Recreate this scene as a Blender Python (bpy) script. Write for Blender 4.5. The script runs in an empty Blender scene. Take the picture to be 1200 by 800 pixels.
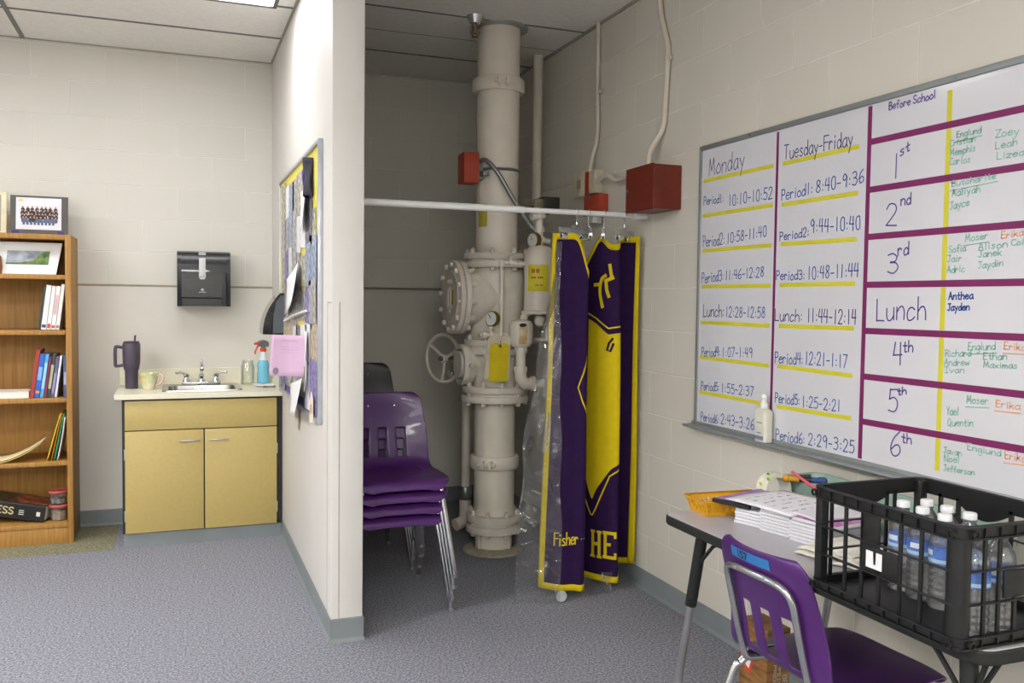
import bpy, bmesh, math, random
from mathutils import Vector, Matrix
random.seed(7)
C = bpy.context.scene.collection
SC = bpy.context.scene
PI = math.pi

# ---------------------------------------------------------------- camera, world, lights, exposure
def make_camera():
    f_px, yaw, pitch, roll = 1039.31519, 0.363221551, 0.0462897176, -0.012191437
    cy, sy, cp, sp = math.cos(yaw), math.sin(yaw), math.cos(pitch), math.sin(pitch)
    f = Vector((sy*cp, cy*cp, -sp)); r = Vector((cy, -sy, 0)); d = f.cross(r)
    cr, sr = math.cos(roll), math.sin(roll)
    R = cr*r + sr*d; D = -sr*r + cr*d
    cam = bpy.data.cameras.new('camera'); o = bpy.data.objects.new('camera', cam); C.objects.link(o)
    cam.sensor_width = 36; cam.sensor_fit = 'HORIZONTAL'; cam.lens = f_px*36/1200; cam.clip_start = 0.02
    m = Matrix.Identity(4)
    for i in range(3):
        m[i][0] = R[i]; m[i][1] = -D[i]; m[i][2] = -f[i]
    m[0][3], m[1][3], m[2][3] = 0, 0, 1.425
    o.matrix_world = m
    SC.camera = o
make_camera()
w = bpy.data.worlds.new('world'); SC.world = w; w.use_nodes = True
w.node_tree.nodes['Background'].inputs[0].default_value = (1, 1, 1, 1)
w.node_tree.nodes['Background'].inputs[1].default_value = 0.0
SC.view_settings.view_transform = 'Standard'
SC.view_settings.look = 'None'
SC.view_settings.gamma = 1
SC.view_settings.use_curve_mapping = False
SC.view_settings.exposure = 0.0
# ceiling lights of the room: (x, y, strength)
CEIL_Z = 2.935
LIGHTS = [(-0.11, 4.52, 9.0), (-2.55, 4.52, 25.0), (-2.55, 2.1, 56.0), (-0.11, -0.35, 18.0), (-2.55, -0.35, 46.0),
          (-0.11, -2.6, 80.0), (-2.55, -2.6, 46.0)]
LAMP_COL = [(1.0, 0.995, 1.03)]*3 + [(1.0, 0.99, 0.965)]*4

# ---------------------------------------------------------------- materials
def lin(h):
    h = h.lstrip('#'); out = []
    for i in (0, 2, 4):
        c = int(h[i:i+2], 16)/255
        out.append(c/12.92 if c <= .04045 else ((c+.055)/1.055)**2.4)
    return (*out, 1)
MATS = {}
def M(name, hexc, rough=.5, metal=0, var=.08, scale=12, bump=0, bscale=60, spec=.5, trans=0, ior=1.45, hex2=None, coat=0):
    if name in MATS: return MATS[name]
    m = bpy.data.materials.new(name); m.use_nodes = True; nt = m.node_tree; b = nt.nodes['Principled BSDF']
    tc = nt.nodes.new('ShaderNodeTexCoord'); nz = nt.nodes.new('ShaderNodeTexNoise')
    nz.inputs['Scale'].default_value = scale; nz.inputs['Detail'].default_value = 4
    nt.links.new(tc.outputs['Object'], nz.inputs['Vector'])
    c = lin(hexc)
    rmp = nt.nodes.new('ShaderNodeValToRGB')
    rmp.color_ramp.elements[0].position = .35; rmp.color_ramp.elements[1].position = .65
    c2 = lin(hex2) if hex2 else tuple(min(1, v*(1+var)) for v in c[:3])+(1,)
    c1 = c if hex2 else tuple(v*(1-var) for v in c[:3])+(1,)
    rmp.color_ramp.elements[0].color = c1; rmp.color_ramp.elements[1].color = c2
    nt.links.new(nz.outputs['Fac'], rmp.inputs['Fac']); nt.links.new(rmp.outputs['Color'], b.inputs['Base Color'])
    b.inputs['Roughness'].default_value = rough; b.inputs['Metallic'].default_value = metal
    b.inputs['Specular IOR Level'].default_value = spec
    b.inputs['Transmission Weight'].default_value = trans; b.inputs['IOR'].default_value = ior
    b.inputs['Coat Weight'].default_value = coat
    if bump:
        n2 = nt.nodes.new('ShaderNodeTexNoise'); n2.inputs['Scale'].default_value = bscale; n2.inputs['Detail'].default_value = 3
        nt.links.new(tc.outputs['Object'], n2.inputs['Vector'])
        bp = nt.nodes.new('ShaderNodeBump'); bp.inputs['Strength'].default_value = bump; bp.inputs['Distance'].default_value = .004
        nt.links.new(n2.outputs['Fac'], bp.inputs['Height']); nt.links.new(bp.outputs['Normal'], b.inputs['Normal'])
    MATS[name] = m
    return m
def block_mat(name, hexc, axis, u0, v0, mortar='#d8d1c2'):
    """painted concrete block: running bond 16 x 8 inch"""
    m = bpy.data.materials.new(name); m.use_nodes = True; nt = m.node_tree; b = nt.nodes['Principled BSDF']
    tc = nt.nodes.new('ShaderNodeTexCoord'); sp = nt.nodes.new('ShaderNodeSeparateXYZ'); cb = nt.nodes.new('ShaderNodeCombineXYZ')
    nt.links.new(tc.outputs['Object'], sp.inputs[0])
    for src, off, dst in ((axis, u0, 0), (2, v0, 1)):
        a = nt.nodes.new('ShaderNodeMath'); a.operation = 'SUBTRACT'; a.inputs[1].default_value = off - 40.64*(dst == 0)
        nt.links.new(sp.outputs[src], a.inputs[0]); nt.links.new(a.outputs[0], cb.inputs[dst])
    br = nt.nodes.new('ShaderNodeTexBrick')
    br.offset = .5; br.offset_frequency = 2; br.squash = 1
    nt.links.new(cb.outputs[0], br.inputs['Vector'])
    br.inputs['Scale'].default_value = 1; br.inputs['Brick Width'].default_value = .4064; br.inputs['Row Height'].default_value = .2032
    br.inputs['Mortar Size'].default_value = .0035; br.inputs['Mortar Smooth'].default_value = .6; br.inputs['Bias'].default_value = 0
    c = lin(hexc)
    br.inputs['Color1'].default_value = c; br.inputs['Color2'].default_value = tuple(v*.975 for v in c[:3])+(1,)
    br.inputs['Mortar'].default_value = lin(mortar)
    nt.links.new(br.outputs['Color'], b.inputs['Base Color'])
    nz = nt.nodes.new('ShaderNodeTexNoise'); nz.inputs['Scale'].default_value = 90; nz.inputs['Detail'].default_value = 4
    nt.links.new(tc.outputs['Object'], nz.inputs['Vector'])
    mx = nt.nodes.new('ShaderNodeMath'); mx.operation = 'MULTIPLY_ADD'; mx.inputs[1].default_value = .12
    nt.links.new(nz.outputs['Fac'], mx.inputs[0])
    inv = nt.nodes.new('ShaderNodeMath'); inv.operation = 'SUBTRACT'; inv.inputs[0].default_value = 1
    nt.links.new(br.outputs['Fac'], inv.inputs[1]); nt.links.new(inv.outputs[0], mx.inputs[2])
    bp = nt.nodes.new('ShaderNodeBump'); bp.inputs['Strength'].default_value = .6; bp.inputs['Distance'].default_value = .003
    nt.links.new(mx.outputs[0], bp.inputs['Height']); nt.links.new(bp.outputs['Normal'], b.inputs['Normal'])
    b.inputs['Roughness'].default_value = .45; b.inputs['Specular IOR Level'].default_value = .35
    return m
def emit(name, col, s):
    m = bpy.data.materials.new(name); m.use_nodes = True; b = m.node_tree.nodes['Principled BSDF']
    b.inputs['Base Color'].default_value = (.9, .9, .9, 1)
    b.inputs['Emission Color'].default_value = (*col, 1); b.inputs['Emission Strength'].default_value = s
    return m
def carpet_mat(name, a, b_, c_):
    m = bpy.data.materials.new(name); m.use_nodes = True; nt = m.node_tree; b = nt.nodes['Principled BSDF']
    tc = nt.nodes.new('ShaderNodeTexCoord'); nz = nt.nodes.new('ShaderNodeTexNoise')
    nz.inputs['Scale'].default_value = 105; nz.inputs['Detail'].default_value = 3; nz.inputs['Roughness'].default_value = .7
    nt.links.new(tc.outputs['Object'], nz.inputs['Vector'])
    r = nt.nodes.new('ShaderNodeValToRGB'); r.color_ramp.interpolation = 'LINEAR'
    r.color_ramp.elements[0].position = .36; r.color_ramp.elements[0].color = lin(a)
    r.color_ramp.elements[1].position = .64; r.color_ramp.elements[1].color = lin(c_)
    e = r.color_ramp.elements.new(.5); e.color = lin(b_)
    nt.links.new(nz.outputs['Fac'], r.inputs[0]); nt.links.new(r.outputs[0], b.inputs['Base Color'])
    bp = nt.nodes.new('ShaderNodeBump'); bp.inputs['Strength'].default_value = .5; bp.inputs['Distance'].default_value = .006
    nt.links.new(nz.outputs['Fac'], bp.inputs['Height']); nt.links.new(bp.outputs[0], b.inputs['Normal'])
    b.inputs['Roughness'].default_value = .95; b.inputs['Specular IOR Level'].default_value = .1
    return m
def wood_mat(name, a, b_, axis_scale=(2, 2, 30)):
    m = bpy.data.materials.new(name); m.use_nodes = True; nt = m.node_tree; b = nt.nodes['Principled BSDF']
    tc = nt.nodes.new('ShaderNodeTexCoord'); mp = nt.nodes.new('ShaderNodeMapping'); mp.inputs['Scale'].default_value = axis_scale
    nz = nt.nodes.new('ShaderNodeTexNoise'); nz.inputs['Scale'].default_value = 3; nz.inputs['Detail'].default_value = 5
    nt.links.new(tc.outputs['Object'], mp.inputs[0]); nt.links.new(mp.outputs[0], nz.inputs['Vector'])
    r = nt.nodes.new('ShaderNodeValToRGB'); r.color_ramp.elements[0].position = .3; r.color_ramp.elements[1].position = .7
    r.color_ramp.elements[0].color = lin(a); r.color_ramp.elements[1].color = lin(b_)
    nt.links.new(nz.outputs['Fac'], r.inputs[0]); nt.links.new(r.outputs[0], b.inputs['Base Color'])
    b.inputs['Roughness'].default_value = .5; b.inputs['Specular IOR Level'].default_value = .3
    return m
def film_mat(name, tint, gloss=.25, milk=.12, rough=.18, nb=.6, fres=.5):
    m = bpy.data.materials.new(name); m.use_nodes = True; nt = m.node_tree
    nt.nodes.remove(nt.nodes['Principled BSDF']); out = nt.nodes['Material Output']
    tr = nt.nodes.new('ShaderNodeBsdfTransparent'); tr.inputs[0].default_value = lin(tint)
    gl = nt.nodes.new('ShaderNodeBsdfGlossy'); gl.inputs['Roughness'].default_value = rough
    df = nt.nodes.new('ShaderNodeBsdfTranslucent'); df.inputs[0].default_value = (.8, .82, .84, 1)
    d2 = nt.nodes.new('ShaderNodeBsdfDiffuse'); d2.inputs[0].default_value = (.8, .82, .84, 1)
    fr = nt.nodes.new('ShaderNodeLayerWeight'); fr.inputs[0].default_value = .35
    nz = nt.nodes.new('ShaderNodeTexNoise'); nz.inputs['Scale'].default_value = 14; nz.inputs['Distortion'].default_value = 1.2
    tc = nt.nodes.new('ShaderNodeTexCoord'); nt.links.new(tc.outputs['Object'], nz.inputs['Vector'])
    bp = nt.nodes.new('ShaderNodeBump'); bp.inputs['Strength'].default_value = nb; bp.inputs['Distance'].default_value = .02
    nt.links.new(nz.outputs['Fac'], bp.inputs['Height']); nt.links.new(bp.outputs[0], gl.inputs['Normal'])
    m0 = nt.nodes.new('ShaderNodeMixShader'); m0.inputs[0].default_value = .5
    nt.links.new(df.outputs[0], m0.inputs[1]); nt.links.new(d2.outputs[0], m0.inputs[2])
    m1 = nt.nodes.new('ShaderNodeMixShader'); m1.inputs[0].default_value = milk
    nt.links.new(tr.outputs[0], m1.inputs[1]); nt.links.new(m0.outputs[0], m1.inputs[2])
    mu = nt.nodes.new('ShaderNodeMath'); mu.operation = 'MULTIPLY_ADD'; mu.inputs[1].default_value = fres; mu.inputs[2].default_value = gloss*.3
    nt.links.new(fr.outputs['Fresnel'], mu.inputs[0])
    m2 = nt.nodes.new('ShaderNodeMixShader'); nt.links.new(mu.outputs[0], m2.inputs[0])
    nt.links.new(m1.outputs[0], m2.inputs[1]); nt.links.new(gl.outputs[0], m2.inputs[2])
    nt.links.new(m2.outputs[0], out.inputs[0])
    return m
# ---------------------------------------------------------------- mesh helpers
def catmull(pts, n=6, closed=False):
    P = [Vector(p) for p in pts]
    if len(P) < 3: return P
    out = []; N = len(P)
    for i in range(N if closed else N-1):
        a = P[(i-1) % N] if (closed or i > 0) else P[0]*2-P[1]
        b = P[i]; c = P[(i+1) % N]; d = P[(i+2) % N] if (closed or i+2 < N) else P[-1]*2-P[-2]
        for k in range(n):
            t = k/n
            out.append(.5*((2*b)+(c-a)*t+(2*a-5*b+4*c-d)*t*t+(3*b-a-3*c+d)*t**3))
    if not closed: out.append(P[-1])
    return out
class MB:
    def __init__(s, off=(0, 0, 0)):
        s.bm = bmesh.new(); s.off = Vector(off); s.mi = 0
    def _fin(s, verts, mat=None, bevel=0, seg=2):
        if mat is not None: bmesh.ops.transform(s.bm, matrix=mat, verts=verts)
        fs = set(f for v in verts for f in v.link_faces)
        for f in fs: f.material_index = s.mi
        if bevel:
            es = list(set(e for v in verts for e in v.link_edges))
            r = bmesh.ops.bevel(s.bm, geom=es, offset=bevel, segments=seg, affect='EDGES', profile=.5, clamp_overlap=True)
            for f in r['faces']: f.material_index = s.mi
    def box(s, lo, hi, bevel=0, seg=2, rot=None, taper=None):
        lo = Vector(lo); hi = Vector(hi); c = (lo+hi)/2; d = hi-lo
        r = bmesh.ops.create_cube(s.bm, size=1)
        vs = r['verts']
        for v in vs:
            v.co = Vector((v.co.x*d.x, v.co.y*d.y, v.co.z*d.z))
            if taper and v.co.z < 0: v.co.x *= taper; v.co.y *= taper
        m = Matrix.Translation(c)
        if rot: m = m @ rot
        s._fin(vs, m, bevel, seg); return s
    def cyl(s, p0, p1, r0, r1=None, n=24, bevel=0):
        p0 = Vector(p0); p1 = Vector(p1); r1 = r0 if r1 is None else r1
        d = p1-p0; L = d.length
        r = bmesh.ops.create_cone(s.bm, cap_ends=True, segments=n, radius1=r0, radius2=r1, depth=L)
        q = Vector((0, 0, 1)).rotation_difference(d.normalized()).to_matrix().to_4x4()
        vs = r['verts']
        if bevel:
            bmesh.ops.transform(s.bm, matrix=Matrix.Translation((p0+p1)/2) @ q, verts=vs)
            fs = set(f for v in vs for f in v.link_faces)
            for f in fs: f.material_index = s.mi
            es = [e for e in set(e for v in vs for e in v.link_edges) if any(len(f.verts) > 4 for f in e.link_faces)]
            rr = bmesh.ops.bevel(s.bm, geom=es, offset=bevel, segments=2, affect='EDGES', profile=.5, clamp_overlap=True)
            for f in rr['faces']: f.material_index = s.mi
        else: s._fin(vs, Matrix.Translation((p0+p1)/2) @ q)
        return s
    def sph(s, c, r, sc=(1, 1, 1), n=16, rot=None):
        q = bmesh.ops.create_uvsphere(s.bm, u_segments=n, v_segments=max(6, n*2//3), radius=r)
        m = Matrix.Translation(c)
        if rot: m = m @ rot
        s._fin(q['verts'], m @ Matrix.Diagonal((*sc, 1))); return s
    def lathe(s, prof, c=(0, 0, 0), axis=(0, 0, 1), n=32):
        """prof: (radius, height) list"""
        q = Vector((0, 0, 1)).rotation_difference(Vector(axis).normalized()).to_matrix(); c = Vector(c)
        rings = []
        for r, h in prof:
            if r < 1e-6: rings.append([s.bm.verts.new(c+q @ Vector((0, 0, h)))])
            else: rings.append([s.bm.verts.new(c+q @ Vector((r*math.cos(2*PI*k/n), r*math.sin(2*PI*k/n), h))) for k in range(n)])
        for a, b in zip(rings, rings[1:]):
            for k in range(n):
                k2 = (k+1) % n
                vs = [a[k % len(a)], a[k2 % len(a)], b[k2 % len(b)], b[k % len(b)]]
                u = []
                for v in vs:
                    if v not in u: u.append(v)
                if len(u) > 2:
                    try: s.bm.faces.new(u).material_index = s.mi
                    except ValueError: pass
        return s
    def tube(s, pts, r, n=10, closed=False, smooth=0):
        P = catmull(pts, smooth, closed) if smooth else [Vector(p) for p in pts]
        N = len(P); rings = []; nrm = None
        for i in range(N):
            if closed: t = P[(i+1) % N]-P[(i-1) % N]
            else: t = P[min(i+1, N-1)]-P[max(i-1, 0)]
            t.normalize()
            if nrm is None:
                nrm = t.orthogonal().normalized()
            nrm = (nrm-t*nrm.dot(t)).normalized(); bn = t.cross(nrm)
            rr = r[i*len(r)//N] if isinstance(r, (list, tuple)) else r
            rings.append([s.bm.verts.new(P[i]+nrm*rr*math.cos(2*PI*k/n)+bn*rr*math.sin(2*PI*k/n)) for k in range(n)])
        for i in range(N if closed else N-1):
            a = rings[i]; b = rings[(i+1) % N]
            sh = 0
            if closed and i == N-1:
                sh = min(range(n), key=lambda q: (a[0].co-b[q].co).length)
            for k in range(n):
                s.bm.faces.new((a[k], a[(k+1) % n], b[(k+1+sh) % n], b[(k+sh) % n])).material_index = s.mi
        if not closed:
            s.bm.faces.new(rings[0][::-1]).material_index = s.mi; s.bm.faces.new(rings[-1]).material_index = s.mi
        return s
    def prism(s, poly, d, fn):
        """poly 2D list, thickness d; fn(u,v,w)->world"""
        a = [s.bm.verts.new(fn(u, v, 0)) for u, v in poly]; b = [s.bm.verts.new(fn(u, v, d)) for u, v in poly]
        fs = [s.bm.faces.new(a[::-1]), s.bm.faces.new(b)]
        for i in range(len(a)):
            j = (i+1) % len(a); fs.append(s.bm.faces.new((a[i], a[j], b[j], b[i])))
        for f in fs: f.material_index = s.mi
        return s
    def grid(s, fn, us, vs, keep=None, closed_u=False):
        g = [[s.bm.verts.new(fn(u, v)) for u in us] for v in vs]
        nu = len(us)
        for j in range(len(vs)-1):
            for i in range(nu if closed_u else nu-1):
                if keep and not keep((us[i]+us[(i+1) % nu])/2, (vs[j]+vs[j+1])/2): continue
                i2 = (i+1) % nu
                s.bm.faces.new((g[j][i], g[j][i2], g[j+1][i2], g[j+1][i])).material_index = s.mi
        return s
    def ribbon(s, pts, wd, fn):
        """flat stroke of width wd along 2D pts, fn(u,v)->3D"""
        P = [Vector((p[0], p[1])) for p in pts]
        if len(P) < 2: return s
        L = []; R = []
        for i, p in enumerate(P):
            t = P[min(i+1, len(P)-1)]-P[max(i-1, 0)]
            if t.length < 1e-9: t = Vector((1, 0))
            t.normalize(); n = Vector((-t.y, t.x))*wd/2
            e = t*wd*.4*(-1 if i == 0 else 1 if i == len(P)-1 else 0)
            L.append(s.bm.verts.new(fn(*(p+n+e)))); R.append(s.bm.verts.new(fn(*(p-n+e))))
        for i in range(len(P)-1):
            s.bm.faces.new((R[i], R[i+1], L[i+1], L[i])).material_index = s.mi
        return s
    def build(s, name, mats, parent=None, smooth=40, mods=None, fixn=True):
        bmesh.ops.remove_doubles(s.bm, verts=[v for v in s.bm.verts if not v.link_faces], dist=0) if False else None
        loose = [v for v in s.bm.verts if not v.link_faces]
        if loose: bmesh.ops.delete(s.bm, geom=loose, context='VERTS')
        if fixn: bmesh.ops.recalc_face_normals(s.bm, faces=s.bm.faces[:])
        for v in s.bm.verts: v.co = v.co-s.off
        me = bpy.data.meshes.new(name); s.bm.to_mesh(me); s.bm.free()
        for m in (mats if isinstance(mats, (list, tuple)) else [mats]): me.materials.append(m)
        if smooth:
            for p in me.polygons: p.use_smooth = True
            try: me.set_sharp_from_angle(angle=math.radians(smooth))
            except Exception: pass
        o = bpy.data.objects.new(name, me); C.objects.link(o)
        if parent: o.parent = parent
        elif s.off.length: o.location = s.off
        return o
def thing(name, label, cat, loc=(0, 0, 0), rotz=0, group=None):
    o = bpy.data.objects.new(name, None); C.objects.link(o); o.empty_display_size = .05
    o.location = loc; o.rotation_euler = (0, 0, rotz); o['label'] = label; o['category'] = cat
    if group: o['group'] = group
    return o
def tag(o, label, cat, group=None):
    o['label'] = label; o['category'] = cat
    if group: o['group'] = group
    return o
def struct(o):
    o['kind'] = 'structure'; return o
def dup(root, loc, rotz, label, group=None, rx=0):
    r = root.copy(); C.objects.link(r); r.location = loc; r.rotation_euler = (rx, 0, rotz); r['label'] = label
    if group: r['group'] = group
    for ch in list(root.children):
        c = ch.copy(); C.objects.link(c); c.parent = r
        for g in ch.children:
            d = g.copy(); C.objects.link(d); d.parent = c
    return r
def rz(a): return Matrix.Rotation(a, 4, 'Z')
def rx_(a): return Matrix.Rotation(a, 4, 'X')
def ry_(a): return Matrix.Rotation(a, 4, 'Y')
def lerp(a, b, t): return a+(b-a)*t
def table(pts, x):
    if x <= pts[0][0]: return pts[0][1]
    for (a, va), (b, vb) in zip(pts, pts[1:]):
        if x <= b: return va+(vb-va)*(x-a)/(b-a)
    return pts[-1][1]
# single stroke handwriting (x 0-6, baseline 0, x-height 5, cap 9, descender -4)
GL = {
'a': "5,5 3,5 1,4 0,2 1,0 3,0 5,2;5,5 5,1 6,0", 'b': "0,9 0,0;0,3 2,5 4,5 5,3 4,0 2,0 0,1", 'c': "5,4 3,5 1,4 0,2 1,0 3,0 5,1",
'd': "5,3 3,5 1,4 0,2 1,0 3,0 5,2;5,9 5,0", 'e': "0,3 5,3 4,5 2,5 0,3 1,.5 3,0 5,1", 'f': "5,8 4,9 2,8 2,0;0,5 4,5",
'g': "5,4 3,5 1,4 0,2 1,0 3,0 5,2;5,5 5,-3 3,-4 1,-3", 'h': "0,9 0,0;0,3 2,5 4,5 5,3 5,0", 'i': "1,5 1,0;1,7 1,7.7",
'j': "3,5 3,-3 1,-4 0,-3;3,7 3,7.7", 'k': "0,9 0,0;4,5 0,2;1.5,3 5,0", 'l': "1,9 1,0", 'm': "0,5 0,0;0,3 2,5 3,4 3,0;3,3 5,5 6,4 6,0",
'n': "0,5 0,0;0,3 2,5 4,5 5,3 5,0", 'o': "3,5 1,4 0,2 1,0 3,0 5,1 5,3 3,5", 'p': "0,5 0,-4;0,3 2,5 4,5 5,3 4,0 2,0 0,1",
'q': "5,4 3,5 1,4 0,2 1,0 3,0 5,2;5,5 5,-4", 'r': "0,5 0,0;0,3 2,5 4,4", 's': "4,4.6 2,5 .5,4 2,2.8 3.8,1.6 3,0 0,.4", 't': "2,8 2,1 3,0 4,.3;0,5 4,5",
'u': "0,5 0,2 1,0 3,0 5,2;5,5 5,0", 'v': "0,5 2.5,0;2.5,0 5,5", 'w': "0,5 1,0 3,4 5,0 6,5", 'x': "0,5 5,0;5,5 0,0", 'y': "0,5 2.5,1;5,5 1,-4", 'z': "0,5 5,5;5,5 0,0;0,0 5,0",
'A': "0,0 3,9;3,9 6,0;1,3.5 5,3.5", 'B': "0,9 0,0;0,9 4,8.6 4.6,6.5 3,5 0,5;0,5 4,4.6 5.5,2.5 4,.3 0,0", 'C': "6,8 4,9 1,8 0,4.5 1,1 4,0 6,1",
'D': "0,9 0,0;0,9 4,8 6,4.5 4,1 0,0", 'E': "5,9 0,9;0,9 0,0;0,4.8 4,4.8;0,0 5,0", 'F': "0,9 0,0;0,9 6,9;0,5 5,5", 'H': "0,9 0,0;6,9 6,0;0,4.7 6,4.7", 'I': "3,9 3,0;1,9 5,9;1,0 5,0",
'J': "1,9 6,9;4,9 4,2 2.5,0 .5,1", 'K': "0,9 0,0;5,9 0,4;1.5,5 6,0", 'L': "0,9 0,0;0,0 5,0", 'M': "0,0 1,9;1,9 3.5,2.5;3.5,2.5 6,9;6,9 7,0", 'N': "0,0 0,9;0,9 5.5,0;5.5,0 5.5,9",
'O': "3,9 1,8 0,4.5 1,1 3,0 5,1 6,4.5 5,8 3,9", 'P': "0,9 0,0;0,9 4,8.6 5,6.6 4,4.8 0,4.4", 'Q': "3,9 1,8 0,4.5 1,1 3,0 5,1 6,4.5 5,8 3,9;4,2 6.5,-1", 'R': "0,9 0,0;0,9 4,8.6 5,6.6 4,4.8 0,4.4;2,4.5 6,0",
'S': "5.5,8 3,9 .5,7.5 1,5.5 4.5,3.6 5.5,2 3.5,0 0,1", 'T': "0,9 7,9;3.5,9 3,0", 'W': "0,9 1.5,0 3,6 4.5,0 6,9", 'Y': "0,9 3,4.5;6,9 3,4.5;3,4.5 3,0", 'Z': "0,9 6,9;6,9 0,0;0,0 6,0",
'0': "3,9 1,8 .3,4.5 1,1 3,0 4.7,1 5,4.5 4.5,8 3,9", '1': "2,9 2,0", '2': "0,7 1.5,9 4,8.7 4.6,6.5 3,3.5 0,0;0,0 5,0", '3': "0,8.3 2.5,9 4.5,7.5 3.5,5.3 1.5,5;1.5,5 4,4.6 5,2.5 3,0 0,.6",
'4': "1,9 0,4;0,4 5,4;4,9 4,0", '5': "5,9 1,9;1,9 .7,5;.7,5 3,5.6 5,4 4.8,1.5 3,0 0,.5", '6': "4.5,9 1.5,6.5 .2,3 1,.6 3,0 5,1.3 4.6,3.6 2.6,4.2 .4,2.4", '7': "0,9 5,9;5,9 1.5,0",
'8': "4.6,8 2.6,9 .8,7.6 1.4,5.6 4.2,3.6 4.8,1.6 2.6,0 .3,1.6 1.2,3.8 4,5.8 4.6,8", '9': "4.6,6.5 3,9 1,8.4 .4,6.2 2,4.6 4.6,6.2;4.7,7.5 4,0", ':': "1,1 1,1.6;1,4.4 1,5", '.': "1,0 1,.6", '-': "0,3.6 4,3.6", '&': "5.5,0 1,7 2,9 3.5,7.5 .3,2.5 2,0 5.5,4"}
GW = {'i': 2, 'l': 2, ':': 2, '.': 2, '1': 4, 'j': 3.5, 't': 4, 'f': 4.5, 'r': 4.2, 'm': 6.5, 'M': 7.3, 'T': 7, 'w': 6.2, '-': 4.2, 's': 4.2, 'S': 5.6, 'A': 6, 'O': 6, 'Q': 6.4}
def text_width(t):
    return sum((3.5 if c == ' ' else GW.get(c, 5)+2) for c in t)-2
def strokes(t, u0, v0, u1, v1, h, jit=.25, rnd=random):
    """polylines of the text between (u0,v0) and (u1,v1), cap height h"""
    W = text_width(t); out = []; x = 0
    for c in t:
        if c == ' ': x += 3.5; continue
        jy = rnd.uniform(-jit, jit)
        for st in GL[c].split(';'):
            pts = [tuple(map(float, q.split(','))) for q in st.split()]
            pts = [(a+rnd.uniform(-jit, jit)*.5, b+jy+rnd.uniform(-jit, jit)*.5) for a, b in pts]
            P = catmull([(a, b, 0) for a, b in pts], 4) if len(pts) > 2 else [Vector((a, b, 0)) for a, b in pts]
            out.append([(lerp(u0, u1, (x+p.x)/W), lerp(v0, v1, (x+p.x)/W)+p.y*h/9) for p in P])
        x += GW.get(c, 5)+2
    return out
# ---------------------------------------------------------------- room shell
XR, YB, XP0, XP1, YP = 2.168, 5.986, 0.595, 0.727, 3.632
XL, YF = -4.4, -3.8
m_wall_r = block_mat('painted_block_right', '#d5d0c4', 1, .343, .07, '#e5e2d9')
m_wall_b = block_mat('painted_block_back', '#d5d2c8', 0, .02, .07, '#e2dfd7')
m_plaster = M('painted_plaster', '#d8d5cf', .5, var=.02, scale=3, bump=.06, bscale=140)
m_ceil = M('ceiling_tile', '#eeebe3', .85, var=.03, scale=40, bump=.25, bscale=220, spec=.2)
m_bar = M('ceiling_bar', '#6e6e68', .5, var=.05)
m_score = M('tile_score', '#a5a096', .8)
m_base = M('cove_base', '#7f8688', .5, var=.05, scale=5)
m_carpet = carpet_mat('carpet', '#656673', '#87888f', '#a9a9b2')
m_strip = carpet_mat('floor_strip', '#6c6a50', '#86836a', '#a09c84')
b = MB(); b.box((XL-.1, YF-.1, -.1), (XR+.15, YB+.1, 0)); struct(b.build('floor', m_carpet, smooth=0))
b = MB(); b.box((XL, 5.385, -.001), (-.33, YB, .002)); struct(b.build('floor_strip', m_strip, smooth=0))
b = MB(); b.box((XL-.1, YB, 1.4885), (XR+.15, YB+.12, CEIL_Z)); b.mi = 1; b.box((XL-.1, YB, 0), (XR+.15, YB+.12, 1.4885)); struct(b.build('wall_back', [m_wall_b, M('smooth_wall', '#d6d2c8', .5, var=.02, scale=3, bump=.06, bscale=140)], smooth=0))
b = MB(); b.box((XR, YF-.1, 0), (XR+.15, YB, CEIL_Z)); struct(b.build('wall_right', m_wall_r, smooth=0))
b = MB(); b.box((XL-.12, YF-.1, 0), (XL, YB, CEIL_Z)); struct(b.build('wall_left', m_wall_r, smooth=0))
b = MB(); b.box((XL, YF-.12, 0), (XR, YF, CEIL_Z)); struct(b.build('wall_front', m_wall_b, smooth=0))
b = MB(); b.box((XL-.12, YF-.12, CEIL_Z), (XR+.15, YB+.12, CEIL_Z+.1)); struct(b.build('ceiling', m_ceil, smooth=0))
# partition between the sink corner and the alcove, plaster face with a bullnose block end
b = MB(); b.box((XP0, YP, 0), (XP1, YB, CEIL_Z), bevel=.006)
struct(b.build('wall_partition', m_plaster, smooth=30))
# bond break where the end blocks meet the plaster, below the corkboard height
b = MB(); b.box((XP0-.0012, YP+.10, .1), (XP0+.002, YP+.104, 1.41)); b.box((XP0+.03, YP-.0012, .1), (XP0+.034, YP+.002, 1.41))
b.box((XP0-.0012, YP+.006, 1.405), (XP0+.002, YP+.104, 1.409))
struct(b.build('trim_1', m_score, smooth=0))
# bed joint groove with sealant across the back wall
b = MB(); b.box((XL, YB-.002, 1.482), (XP0, YB+.002, 1.494)); b.box((XP1, YB-.002, 1.49), (XR, YB+.002, 1.502))
struct(b.build('trim_2', M('sealant', '#9b917d', .7), smooth=0))
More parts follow.
